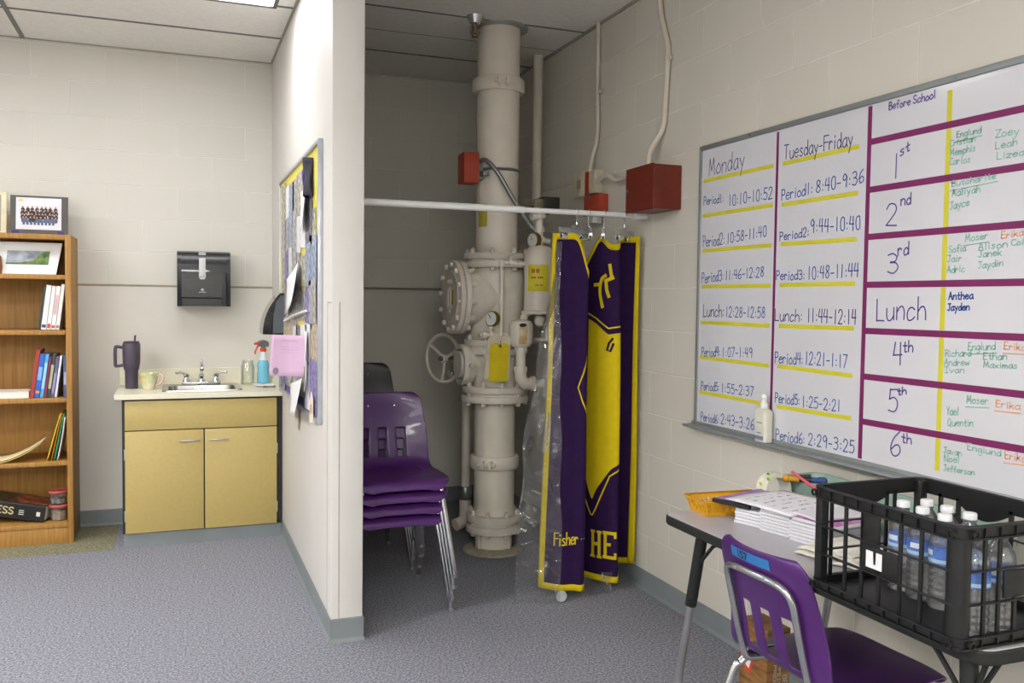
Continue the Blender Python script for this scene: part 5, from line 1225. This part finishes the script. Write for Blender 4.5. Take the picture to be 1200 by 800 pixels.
b.prism([(1.495, KZA+.103), (1.542, KZA+.103), (1.542, KZA+.140), (1.522, KZA+.140), (1.520, KZA+.112), (1.513, KZA+.112), (1.512, KZA+.140), (1.495, KZA+.140)], .0012, lambda u, v, q: Vector((KX0-.0004-q, u, v))); b.build('white_label', M('label_white', '#dfe0e0', .5), fl_, smooth=0)
# ---------------------------------------------------------------- water bottles
def water_mat():
    m = film_mat('pet_water', '#f6f8f9', .35, .16, .03, .0, .8); nt = m.node_tree
    tr = [n for n in nt.nodes if n.type == 'BSDF_TRANSPARENT'][0]
    gl = nt.nodes.new('ShaderNodeBsdfRefraction'); gl.inputs['IOR'].default_value = 1.2; gl.inputs['Roughness'].default_value = .02
    mx = nt.nodes.new('ShaderNodeMixShader'); mx.inputs[0].default_value = .5
    dst = tr.outputs[0].links[0].to_socket
    nt.links.new(tr.outputs[0], mx.inputs[1]); nt.links.new(gl.outputs[0], mx.inputs[2]); nt.links.new(mx.outputs[0], dst)
    return m
m_pet = water_mat()
m_cap = M('bottle_cap', '#e6e8ea', .4, var=.02)
def make_bottle():
    t = thing('water_bottle', '', 'water bottle', group='water bottles in the black crate')
    p = [(0, .004), (.018, .002), (.028, .0), (.0315, .006), (.0315, .016)]
    for k in range(5):
        z = .020+.015*k; p += [(.0315, z), (.0298, z+.004), (.0298, z+.008), (.0315, z+.012)]
    p += [(.0312, .098), (.0300, .100), (.0300, .138), (.0316, .141), (.0305, .153), (.026, .168), (.018, .181), (.0135, .187), (.0128, .190), (.0150, .191), (.0150, .193), (.0122, .194), (.0120, .200), (0, .200)]
    b = MB(); b.lathe(p, n=32); b.build('bottle_body', m_pet, t)
    b = MB(); b.lathe([(.0303, .1005), (.0310, .101), (.0310, .1375), (.0303, .138)], n=32); lb = b.build('label', M('label_blue', '#3c62b8', .35, scale=30, hex2='#6b8fd6'), t)
    b = MB(); b.lathe([(.0312, .104), (.0313, .105), (.0313, .111), (.0312, .112)], n=32); b.build('label_stripe', M('label_pale', '#b6d4e8', .4), lb)
    b = MB(); b.grid(lambda u, v: Vector((.0314*math.cos(u), .0314*math.sin(u), v)), [2.7+.9*k/8 for k in range(9)], [.119, .131]); b.build('label_mark', M('label_mark_white', '#dfe6ee', .4), lb)
    b = MB(); b.lathe([(.0145, .1955), (.0150, .1965), (.0150, .207), (.0140, .2095), (.0, .2098)], n=28); b.build('cap', m_cap, t)
    return t
b0 = make_bottle()
BP = [(1.616, 1.620, 'water bottle farthest to the left in the black crate'), (1.681, 1.612, 'water bottle against the wall side of the crate, beside the leftmost bottle'),
      (1.673, 1.545, 'water bottle in the middle of the row on the wall side of the crate'), (1.668, 1.478, 'water bottle on the wall side of the crate, nearest the open near end'),
      (1.608, 1.554, 'water bottle just left of the near corner post in the front row'), (1.603, 1.486, 'water bottle directly behind the near corner post of the crate'),
      (1.532, 1.342, 'water bottle close to the near end lattice, behind its solid panel'), (1.606, 1.345, 'water bottle at the right edge of the photo, by the near end lattice')]
for i, (x, y, lb) in enumerate(BP):
    if i == 0: b0.location = (x, y, KZA+.0105); b0['label'] = lb
    else: dup(b0, (x, y, KZA+.0105), rn.uniform(-.5, .5), lb)
b = MB((1.735, 1.58, .90)); b.box((1.725, 1.56, .885), (1.745, 1.60, .925), bevel=.004, rot=rx_(.5)); b.tube([(1.735, 1.56, .90), (1.74, 1.535, .915), (1.738, 1.53, .905)], .0015, 6); b.tube([(1.735, 1.585, KZA+.0105), (1.735, 1.58, .89)], .004, 6)
tag(b.build('black_clip', m_blk), 'black clip on a stem sticking up behind the bottle caps', 'clip')

# ---------------------------------------------------------------- things on the table
# yellow basket
t = thing('plastic_basket', 'yellow slotted plastic basket against the wall on the table', 'basket', (1.705, 2.452, TZ+.001), -.06); 
m_by = M('basket_yellow', '#dfa315', .35, var=.04)
bw, bl, bh, th = .115, .125, .050, .003
b = MB(); b.box((-bl+.014, -.047, 0), (bl-.014, .047, .003)); b.build('bottom', m_by, t, smooth=0)
def bwall(p0, p1, n, inward, name='side_wall'):
    """slotted wall from p0 to p1, leaning outward to the rim"""
    b = MB(); p0 = Vector(p0); p1 = Vector(p1); d = (p1-p0); L = d.length; d.normalize(); out = Vector(inward)*-1
    def f(u, v, q): return p0+d*(u*(1+.0*v))+out*(.014*v/bh+q)+Vector((0, 0, v))+d*((u/L-.5)*.028*v/bh)
    def patch(u0, u1, v0, v1): b.prism([(u0, v0), (u1, v0), (u1, v1), (u0, v1)], th, f)
    patch(0, L, 0, .012); patch(0, L, .036, bh)
    for k in range(n+1):
        u = L*k/n; patch(max(0, u-.004), min(L, u+.004), .012, .036)
    patch(0, L, .025, .028)
    b.prism([(-.002, bh-.006), (L+.002, bh-.006), (L+.002, bh), (-.002, bh)], .009, f)
    return b.build(name, m_by, t, smooth=0)
bwall((-bl+.014, -.05, 0), (bl-.014, -.05, 0), 11, (0, 1, 0)); bwall((bl-.014, .05, 0), (-bl+.014, .05, 0), 14, (0, -1, 0))
bwall((-bl+.014, .05, 0), (-bl+.014, -.05, 0), 5, (1, 0, 0)); bwall((bl-.014, -.05, 0), (bl-.014, .05, 0), 5, (-1, 0, 0))
# stacks of booklets
m_bk = M('booklet_paper', '#d9d9de', .7, var=.03, scale=50); m_cov = M('booklet_purple', '#8a5fa0', .5, var=.1, scale=40, hex2='#a87fbb'); m_cov2 = M('booklet_magenta', '#a4529a', .5, scale=60, hex2='#c58bbd')
m_spn = M('booklet_spine', '#1f1f22', .5)
def booklet(cx, cy, z, w, l, th, ang, label, cover=None, spine=False, group='white booklets stacked on the table'):
    t = thing('booklet', label, 'booklet', (cx, cy, z), ang, group)
    b = MB(); b.box((-w/2, -l/2, 0), (w/2, l/2, th-.0008), bevel=.0006); b.build('pages', m_bk, t, smooth=0)
    b = MB(); b.box((-w/2, -l/2, th-.0007), (w/2, l/2, th), bevel=.0); b.build('cover', cover or M('booklet_white', '#dedee4', .6, var=.02), t, smooth=0)
    if spine: b = MB(); b.box((-w/2-.001, -l/2-.001, 0), (-w/2+.012, l/2+.001, th+.0006), bevel=.001); b.build('spine', m_spn, t, smooth=0)
    return t
ZT = TZ+.001
# near (table centre) pile and two piles behind it
rn = random.Random(21)
def pile(cx, cy, n, ang, place, w=.21, l=.145, th=.0085):
    z = ZT
    for k in range(n):
        booklet(cx+rn.uniform(-.0025, .0025), cy+rn.uniform(-.0025, .0025), z, w, l, th, ang+rn.uniform(-.012, .012), 'white booklet in the %s, within its stack' % place, group='white booklets in the %s' % place)
        z += th+.0014
    return z
PA = 0.30
za = pile(1.755, 2.300, 5, PA, 'left pile under the purple black spined booklet', .22, .108)
zb = pile(1.770, 2.185, 7, PA-.06, 'middle pile under the printed sheet', .22, .110)
zc = pile(1.785, 2.060, 6, PA-.08, 'right pile under the magenta covered booklet', .22, .118)
booklet(1.735, 2.355, za+.001, .24, .15, .012, PA+.0, 'purple covered booklet with black spine on the left pile', m_cov, True, None).pop('group', None) if False else None
q = booklet(1.735, 2.360, za+.001, .24, .14, .012, PA, 'purple covered booklet with black spine on the left pile', m_cov, True)
del q['group']
q = booklet(1.785, 2.035, zc+.001, .21, .15, .010, PA-.12, 'magenta covered booklet on the right pile', m_cov2); del q['group']
q = booklet(1.78, 2.055, zc+.0125, .18, .11, .006, PA-.3, 'thin white booklet near the crate on the right pile', None); del q['group']
# printed sheet
def sheet(u, v):
    c = Vector((1.765, 2.235, 0)); d = rz(PA-.12).to_3x3()
    p = d @ Vector(((u-.5)*.265, (v-.5)*.265, 0))
    z = max(za+.0145, zc+.013)+.002-.004*(abs(u-.5)*2)**2+.002*math.sin(3*v)
    return c+p+Vector((0, 0, z))
t = thing('printed_sheet', 'white printed worksheet lying on top of the booklet piles', 'paper', (1.765, 2.22, za)); OFF = (1.765, 2.22, za)
b = MB(OFF); b.grid(sheet, [k/8 for k in range(9)], [k/8 for k in range(9)]); o = b.build('sheet', M('sheet_white', '#e4e2e8', .6, var=.01), t, smooth=60); s = o.modifiers.new('thick', 'SOLIDIFY'); s.thickness = .0006; s.offset = -1
b = MB(OFF)
for i in range(5):
    for j in range(6):
        u = .18+.13*i+rn.uniform(-.02, .02); v = .12+.14*j
        for k in range(rn.randint(1, 3)): b.ribbon([(u+.02*q+.0, v+.012*k+.006*math.sin(q*2+i)) for q in range(rn.randint(2, 5))], .0035/.265, lambda a, c_: sheet(a, c_)+Vector((0, 0, .0007)))
b.build('print', M('print_grey', '#8a8890', .7), t, smooth=0, fixn=False)
# duct tape roll standing on edge
t = thing('tape_roll', 'patterned white tape roll standing on edge behind the booklets', 'tape roll', (1.886, 2.458, ZT+.058)); OFF = (1.886, 2.458, ZT+.058)
axv = Vector((.10, -.99, 0)).normalized()
b = MB(OFF); b.lathe([(.046, -.024), (.057, -.024), (.057, .024), (.046, .024), (.046, -.024)], OFF, axv, n=40); b.build('tape', M('tape_pattern', '#dcdad2', .35, scale=55, hex2='#c9cfa0'), t)
b = MB(OFF); b.lathe([(.0445, -.0238), (.0459, -.0238), (.0459, .0238), (.0445, .0238), (.0445, -.0238)], OFF, axv, n=40); b.build('core', M('core_white', '#d9d8d4', .6), t)
rr = random.Random(8); b = MB(OFF); qn = Vector((0, 0, 1)).rotation_difference(axv.normalized()).to_matrix()
for k in range(16):
    a = 2*PI*k/16; h = rr.uniform(-.014, .014)
    b.mi = k % 3
    for j in range(3):
        b.grid(lambda u, v: Vector(OFF)+qn @ Vector((   .0574*math.cos(u),    .0574*math.sin(u), v)), [a+.05*j+.0, a+.05*j+.10], [h-.007+.004*j, h+.005+.002*j])
b.build('printed_pattern', [M('leaf_green', '#7f9a34', .5), M('flower_yellow', '#d0b13a', .5), M('leaf_dark', '#4f6a3a', .5)], t, smooth=0)
# green tray
t = thing('plastic_tray', 'grey green plastic tray along the wall behind the crate', 'tray', (2.02, 2.20, ZT)); OFF = (2.02, 2.20, ZT)
b = MB(OFF); ra = lambda g, z, r: rrect(1.972-g, 2.115+g, 1.72-g, 2.52+g, r, z)
loft(b, [ra(0, ZT, .03), ra(.014, ZT+.088, .035), ra(.022, ZT+.088, .04), ra(.022, ZT+.085, .04), ra(.017, ZT+.085, .036)], cap=False)
loft(b, [ra(.013, ZT+.088, .034), ra(-.002, ZT+.003, .028)], cap=True); b.build('shell', M('tray_green', '#8fa89c', .4, var=.03), t, smooth=40)
# multi tool with orange and blue handles resting over the tray rim
t = thing('hand_tool', 'black hand tool with yellow and blue grips resting on the tray', 'hand tool', (1.95, 2.40, ZT+.10)); OFF = (1.95, 2.40, ZT+.10)
A = Vector((1.915, 2.432, ZT+.099)); B_ = Vector((2.005, 2.355, ZT+.099)); dv = (B_-A)
b = MB(OFF); b.tube([A, A+dv*.35], .010, 10); b.sph(A, .013, (1, 1, 1)); b.build('yellow_grip', M('grip_yellow', '#c08a1c', .5), t)
b = MB(OFF); b.tube([A+dv*.35, A+dv*.68], .0095, 10); b.tube([A+dv*.35+Vector((0, 0, .008)), A+dv*.6+Vector((.01, 0, .012))], .006, 8); b.build('jaw', M('tool_black', '#2a2b2c', .4, metal=.4), t)
b = MB(OFF); b.tube([A+dv*.68, A+dv*.9, B_], [.010, .013, .012], 12, smooth=3); b.sph(B_, .013); b.build('blue_grip', M('grip_blue', '#2a3f78', .45), t)
b = MB((1.95, 2.33, ZT+.09)); b.tube([(1.945, 2.440, ZT+.118), (1.905, 2.215, ZT+.080)], .0048, 8); tag(b.build('pink_pencil', M('pencil_pink', '#e0606c', .4)), 'pink red pencil lying across the sheet and the tray', 'pencil')
# folded cloth: three soft layers with a rolled fold edge towards the camera
t = thing('folded_cloth', 'folded cream cloth on the table in front of the crate', 'cloth', (1.71, 1.90, ZT)); OFF = (1.71, 1.90, ZT)
m_cl = M('cloth_cream', '#dedace', .9, var=.05, scale=30, bump=.4, bscale=160)
def layer(z0, hh, x0, x1, y0, y1, ang, ph):
    """flattened closed tube: a folded edge of cloth"""
    c = Vector(((x0+x1)/2, (y0+y1)/2, 0)); r = rz(ang).to_3x3(); n = 24
    def f(u, v):
        a = 2*PI*u; w = (x1-x0)/2; px = math.cos(a); pz = math.sin(a)
        x = w*math.copysign(abs(px)**.6, px); z = z0+hh/2+hh/2*math.copysign(abs(pz)**.5, pz)
        y = lerp(y0-c.y, y1-c.y, v)
        k = min(1, v*9, (1-v)*9)**.5
        z = z0+(z-z0)*(.35+.65*k)+.0035*math.sin(17*v+ph+3*px)*(1 if pz > 0 else .1); x += .006*math.sin(9*v+ph)
        q = c+r @ Vector((x, y, 0)); return Vector((q.x, q.y, max(ZT+.0005, z)))
    b = MB(OFF); b.grid(f, [k/n for k in range(n)], [k/22 for k in range(23)], closed_u=True)
    return b.build('fold', m_cl, t, smooth=70)
layer(ZT+.001, .014, 1.600, 1.80, 1.775, 1.990, .22, 0.); layer(ZT+.014, .013, 1.606, 1.78, 1.785, 1.98, .16, 1.7); layer(ZT+.026, .012, 1.62, 1.77, 1.80, 1.96, .06, 3.1)
# brass coloured bundle behind the crate corner
t = thing('pencil_bundle', 'bundle of tan pencils lying behind the crate corner', 'pencils', (1.90, 1.95, ZT+.005))
for k in range(6):
    b = MB((1.90, 1.95, ZT+.005)); b.tube([(1.86+.012*k, 1.99, ZT+.08+.006*(k % 2)), (1.93+.012*k, 1.83, ZT+.076+.006*(k % 3))], .005, 6); b.build('pencil', M('pencil_tan%d' % (k % 2), ['#b98a3c', '#8a5a34'][k % 2], .5), t)
# root beer carton under the table
t = thing('drink_carton', 'brown wood print root beer carton standing under the table', 'carton', (1.93, 2.32, 0)); OFF = (1.93, 2.32, 0)
CXa, CXb, CYa, CYb, CH = 1.755, 1.845, 2.300, 2.445, .385
b = MB(OFF); b.box((CXa, CYa, .001), (CXb, CYb, CH), bevel=.002); b.build('box', wood_mat('carton_print', '#6a4526', '#a87a46', (2, 4, 22)), t, smooth=20)
fx = CXa-.0008
b = MB(OFF); b.prism([(2.443, .335), (2.375, .315), (2.365, .27), (2.385, .215), (2.42, .225), (2.443, .25)], .0006, lambda u, v, q: Vector((fx-q, u, v))); b.build('logo_orange', M('logo_orange', '#d0472c', .5), t, smooth=0)
b = MB(OFF); b.prism([(2.438, .325), (2.382, .307), (2.374, .272), (2.39, .23), (2.415, .24), (2.438, .26)], .0006, lambda u, v, q: Vector((fx-.0008-q, u, v))); b.build('logo_white', M('logo_white', '#e6e2dc', .5), t, smooth=0)
b = MB(OFF)
for stp in strokes('A&W', 2.434, .262, 2.380, .270, .036, 0): b.ribbon(stp, .008, lambda u, v: Vector((fx-.0018, u, v)))
b.build('logo_letters', M('logo_black', '#1c1a18', .5), t, smooth=0, fixn=False)
b = MB(OFF)
for txt, x, z0, z1, h in (('ROOT BEER', 1.818, .17, .32, .017), ('CAFFEINE', 1.798, .19, .30, .010), ('FREE', 1.782, .21, .27, .010)):
    for stp in strokes(txt, z1, 0, z0, 0, h, 0): b.ribbon([(p[0], p[1]) for p in stp], h*.16, lambda u, v, x=x: Vector((x+v, CYa-.0006, u)))
b.build('carton_lettering', M('carton_white', '#d9d2c4', .5), t, smooth=0, fixn=False)
# ---------------------------------------------------------------- whiteboard
WX = XR-.020
t = thing('whiteboard', 'large whiteboard with taped timetable grid and handwritten schedule', 'whiteboard', (XR, 2.2, 1.5)); OFF = (XR, 2.2, 1.5)
WY0, WY1, WZ0, WZ1 = .92, 3.345, .905, 2.083
m_wb = M('board_white', '#d3d3d8', .16, var=.012, scale=2, coat=.3)
m_fr = M('board_frame', '#8f9494', .4, metal=.4, var=.04)
b = MB(OFF); b.box((WX, WY0, WZ0), (XR-.001, WY1, WZ1)); b.build('surface', m_wb, t, smooth=0)
b = MB(OFF)
b.box((WX-.008, WY0-.02, WZ1), (XR-.0008, WY1+.014, WZ1+.020), bevel=.002); b.box((WX-.008, WY1, WZ0-.015), (XR-.0008, WY1+.014, WZ1), bevel=.002); b.box((WX-.008, WY0-.02, WZ0-.015), (XR-.0008, WY0, WZ1), bevel=.002)
b.build('frame', m_fr, t, smooth=30)
b = MB(OFF)
prof = [(XR-.001, WZ0), (WX-.004, WZ0), (WX-.008, WZ0-.012), (WX-.048, WZ0-.017), (WX-.052, WZ0-.012), (WX-.055, WZ0-.020), (WX-.045, WZ0-.026), (XR-.001, WZ0-.024)]
b.prism(prof, WY1+.035-WY0, lambda u, v, q: Vector((u, WY0+q, v))); b.build('tray', m_fr, t, smooth=20)
for y in (2.005, 3.0):
    b = MB(OFF); b.cyl((WX-.008, y, WZ1+.010), (WX-.0105, y, WZ1+.010), .006, n=14); b.build('screw', m_galv, t)
b = MB(OFF); b.cyl((WX-.008, 1.955, WZ1+.010), (WX-.0095, 1.955, WZ1+.010), .003, n=10); b.build('screw', m_galv, t)
m_ty = M('tape_yellow', '#d3cb35', .5, var=.03); m_tp = M('tape_plum', '#7a1f5c', .5, var=.05)
def tape(y0, z0, y1, z1, m):
    b = MB(OFF); b.box((WX-.0007, min(y0, y1), z0), (WX, max(y0, y1), z1)); b.build('tape_strip', m, t, smooth=0)
ZS = [1.951, 1.800, 1.648, 1.495, 1.341, 1.186, 1.035]
def slopetape(y0, z0, y1, z1, wd, m):
    b = MB(OFF); b.prism([(y0, z0-wd/2), (y1, z1-wd/2), (y1, z1+wd/2), (y0, z0+wd/2)], .0007, lambda u, v, q: Vector((WX-q-.00005, u, v))); b.build('tape_strip', m, t, smooth=0)
rn = random.Random(5)
for z in ZS:
    slopetape(3.333, z+rn.uniform(-.002, .002), 2.85, z+rn.uniform(-.003, .003), .0155, m_ty)
    slopetape(2.795, z+rn.uniform(-.002, .002), 2.395, z+rn.uniform(-.004, .004), .0155, m_ty)
for i, (za_, zb_) in enumerate(((1.961, 1.958), (1.804, 1.803), (1.649, 1.646), (1.491, 1.491), (1.338, 1.347), (1.186, 1.188), (1.035, 1.043))): slopetape(2.342, za_, WY0+.02, zb_, .0205, m_tp)
tape(2.822, WZ0+.002, 2.836, WZ1-.006, m_tp); tape(2.340, WZ0+.004, 2.358, WZ1-.004, m_tp)
segs = [2.062, 1.968, 1.949, 1.814, 1.793, 1.657, 1.637, 1.502, 1.480, 1.352, 1.330, 1.197, 1.176, 1.05, 1.028, .927]
for a_, c_ in zip(segs[::2], segs[1::2]): tape(2.017, c_, 2.035, a_, m_ty)
INK = {'n': M('ink_navy', '#41407a', .5), 'b': M('ink_blue', '#2f58a0', .5), 'p': M('ink_purple', '#5d4a94', .5), 'g': M('ink_green', '#86bdac', .5), 'o': M('ink_orange', '#e5a077', .5)}
TEXTS = '''Monday|n|3.292|1.968|3.041|1.976|0.071
Tuesday-Friday|n|2.789|1.967|2.428|1.964|0.052
Period1:|b|3.327|1.849|3.179|1.845|0.036
10:10-10:52|b|3.141|1.826|2.855|1.830|0.044
Period1:|b|2.797|1.814|2.624|1.822|0.041
8:40-9:36|b|2.604|1.822|2.370|1.831|0.044
Period2:|b|3.326|1.668|3.166|1.670|0.047
10:58-11:40|b|3.147|1.673|2.886|1.685|0.041
Period2:|b|2.801|1.663|2.637|1.672|0.032
9:44-10:40|b|2.628|1.681|2.380|1.676|0.047
Period3:|b|3.329|1.509|3.166|1.521|0.044
11:46-12:28|b|3.154|1.521|2.895|1.530|0.038
Period3:|b|2.816|1.515|2.654|1.515|0.035
10:48-11:44|b|2.637|1.515|2.381|1.519|0.045
Lunch:|n|3.311|1.364|3.157|1.367|0.051
12:28-12:58|b|3.144|1.368|2.881|1.368|0.041
Lunch:|n|2.817|1.360|2.661|1.359|0.045
11:44-12:14|n|2.633|1.360|2.386|1.358|0.048
Period4:|b|3.318|1.191|3.178|1.200|0.040
1:07-1:49|b|3.163|1.201|2.956|1.209|0.038
Period4:|b|2.811|1.198|2.650|1.205|0.042
12:21-1:17|b|2.638|1.206|2.422|1.208|0.045
Period5:|b|3.315|1.045|3.181|1.053|0.037
1:55-2:37|b|3.163|1.050|2.942|1.057|0.038
Period5:|b|2.804|1.047|2.663|1.053|0.038
1:25-2:21|b|2.648|1.050|2.448|1.055|0.039
Period6:|b|3.313|0.911|3.176|0.915|0.037
2:43-3:26|b|3.160|0.918|2.933|0.922|0.042
Period6:|b|2.794|0.905|2.629|0.913|0.041
2:29-3:25|b|2.608|0.915|2.377|0.923|0.042
Before School|p|2.266|2.050|2.081|2.050|0.024
1|p|2.242|1.833|2.214|1.829|0.076
st|p|2.213|1.895|2.175|1.908|0.032
2|p|2.262|1.681|2.218|1.678|0.068
nd|p|2.203|1.740|2.163|1.740|0.035
3|p|2.251|1.527|2.208|1.526|0.063
rd|p|2.209|1.582|2.165|1.584|0.040
Lunch|p|2.291|1.372|2.090|1.384|0.070
4|p|2.214|1.235|2.178|1.237|0.071
th|p|2.174|1.277|2.135|1.279|0.035
5|p|2.229|1.081|2.191|1.085|0.071
th|p|2.191|1.139|2.156|1.145|0.024
6|p|2.215|0.939|2.173|0.946|0.076
th|p|2.168|0.992|2.129|0.992|0.030
Englund|g|1.996|1.918|1.912|1.919|0.017|_
Cristian|g|2.019|1.896|1.931|1.896|0.017
Memphis|g|2.018|1.867|1.930|1.870|0.020
Carlos|g|2.019|1.842|1.946|1.839|0.020
Zoey|g|1.863|1.896|1.790|1.894|0.021
Leah|g|1.862|1.864|1.794|1.865|0.019
Lizea|g|1.856|1.835|1.772|1.833|0.019
Butcharite|g|2.007|1.776|1.858|1.783|0.017|_
Aaliyah|g|2.006|1.748|1.909|1.750|0.020
Jayce|g|2.013|1.709|1.944|1.715|0.022
Moser|g|1.953|1.612|1.877|1.616|0.020|_
Erika|o|1.832|1.613|1.765|1.617|0.019
Sofia|g|2.011|1.582|1.951|1.584|0.020
Alison|g|1.907|1.585|1.813|1.589|0.019
Col|g|1.800|1.592|1.762|1.594|0.016
Jair|g|2.016|1.555|1.964|1.555|0.020
Janek|g|1.906|1.565|1.830|1.566|0.019
Adric|g|2.014|1.522|1.952|1.525|0.020
Jaydin|g|1.907|1.532|1.824|1.538|0.019
Anthea|b|2.005|1.443|1.920|1.446|0.022
Jayden|b|2.008|1.410|1.931|1.414|0.020
Englund|g|1.929|1.297|1.839|1.304|0.022|_
Erika|o|1.810|1.307|1.744|1.306|0.019|_
Richard|g|2.010|1.273|1.919|1.280|0.020
Ethan|g|1.876|1.274|1.801|1.278|0.019
Andrew|g|2.012|1.247|1.924|1.253|0.020
Maximas|g|1.875|1.251|1.768|1.256|0.017
Ivan|g|2.011|1.225|1.941|1.230|0.018
Moser|g|1.928|1.144|1.856|1.148|0.022|_
Erika|o|1.829|1.144|1.755|1.145|0.019|_
Yael|g|1.999|1.102|1.955|1.104|0.025
Quentin|g|1.993|1.068|1.904|1.078|0.022
Englund|g|1.919|1.009|1.808|1.008|0.019
Erika|o|1.794|1.004|1.731|1.006|0.021|_
Javan|g|2.005|0.985|1.940|0.987|0.018
Noel|g|2.001|0.961|1.946|0.966|0.020
Jefferson|g|2.003|0.932|1.893|0.939|0.018'''
rn = random.Random(17)
for ln in TEXTS.strip().split('\n'):
    f = ln.split('|'); y0, z0, y1, z1, h = map(float, f[2:7])
    b = MB(OFF); wd = .0042 if f[1] in 'nb' else .0048 if f[1] == 'p' else .0032
    if f[1] == 'p' and len(f[0]) > 8: wd = .004
    fn = lambda u, v: Vector((WX-.0009, u, v))
    for st_ in strokes(f[0], y0, z0, y1, z1, h, .3, rn): b.ribbon(st_, wd, fn)
    if len(f) > 7: b.ribbon([(lerp(y0, y1, -.05), z0-.012), (lerp(y0, y1, 1.05), z1-.010)], wd, fn)
    b.build('handwriting', INK[f[1]], t, smooth=0, fixn=False)
# spray cleaner on the tray
SXc, SYc, SZc = WX-.027, 2.836, WZ0-.0150
t = thing('cleaner_bottle', 'white cleaner spray bottle standing on the whiteboard tray', 'spray bottle', (SXc, SYc, SZc)); OFF = (SXc, SYc, SZc)
b = MB(OFF); loft(b, [rrect(SXc-.018, SXc+.018, SYc-.032, SYc+.032, .012, SZc+.001), rrect(SXc-.021, SXc+.021, SYc-.036, SYc+.036, .014, SZc+.005), rrect(SXc-.021, SXc+.021, SYc-.036, SYc+.036, .014, SZc+.118), rrect(SXc-.016, SXc+.016, SYc-.028, SYc+.028, .012, SZc+.128), rrect(SXc-.010, SXc+.010, SYc-.010, SYc+.010, .009, SZc+.133)])
b.build('bottle', M('cleaner_white', '#d9d7c8', .35), t, smooth=40)
b = MB(OFF); b.lathe([(.015, .131), (.016, .133), (.016, .148), (.010, .156), (.009, .168), (.012, .172), (.009, .186), (0, .188)], OFF, n=20); b.build('sprayer_cap', M('cap_white', '#dcdcd8', .35), t)
b = MB(OFF); b.box((SXc-.0216, SYc-.026, SZc+.012), (SXc-.0205, SYc+.026, SZc+.026)); b.box((SXc-.0216, SYc-.012, SZc+.036), (SXc-.0205, SYc+.012, SZc+.04)); b.box((SXc-.0216, SYc-.016, SZc+.075), (SXc-.0205, SYc+.016, SZc+.079)); b.build('label_print', M('label_blue_grey', '#7f86a8', .5), t, smooth=0)
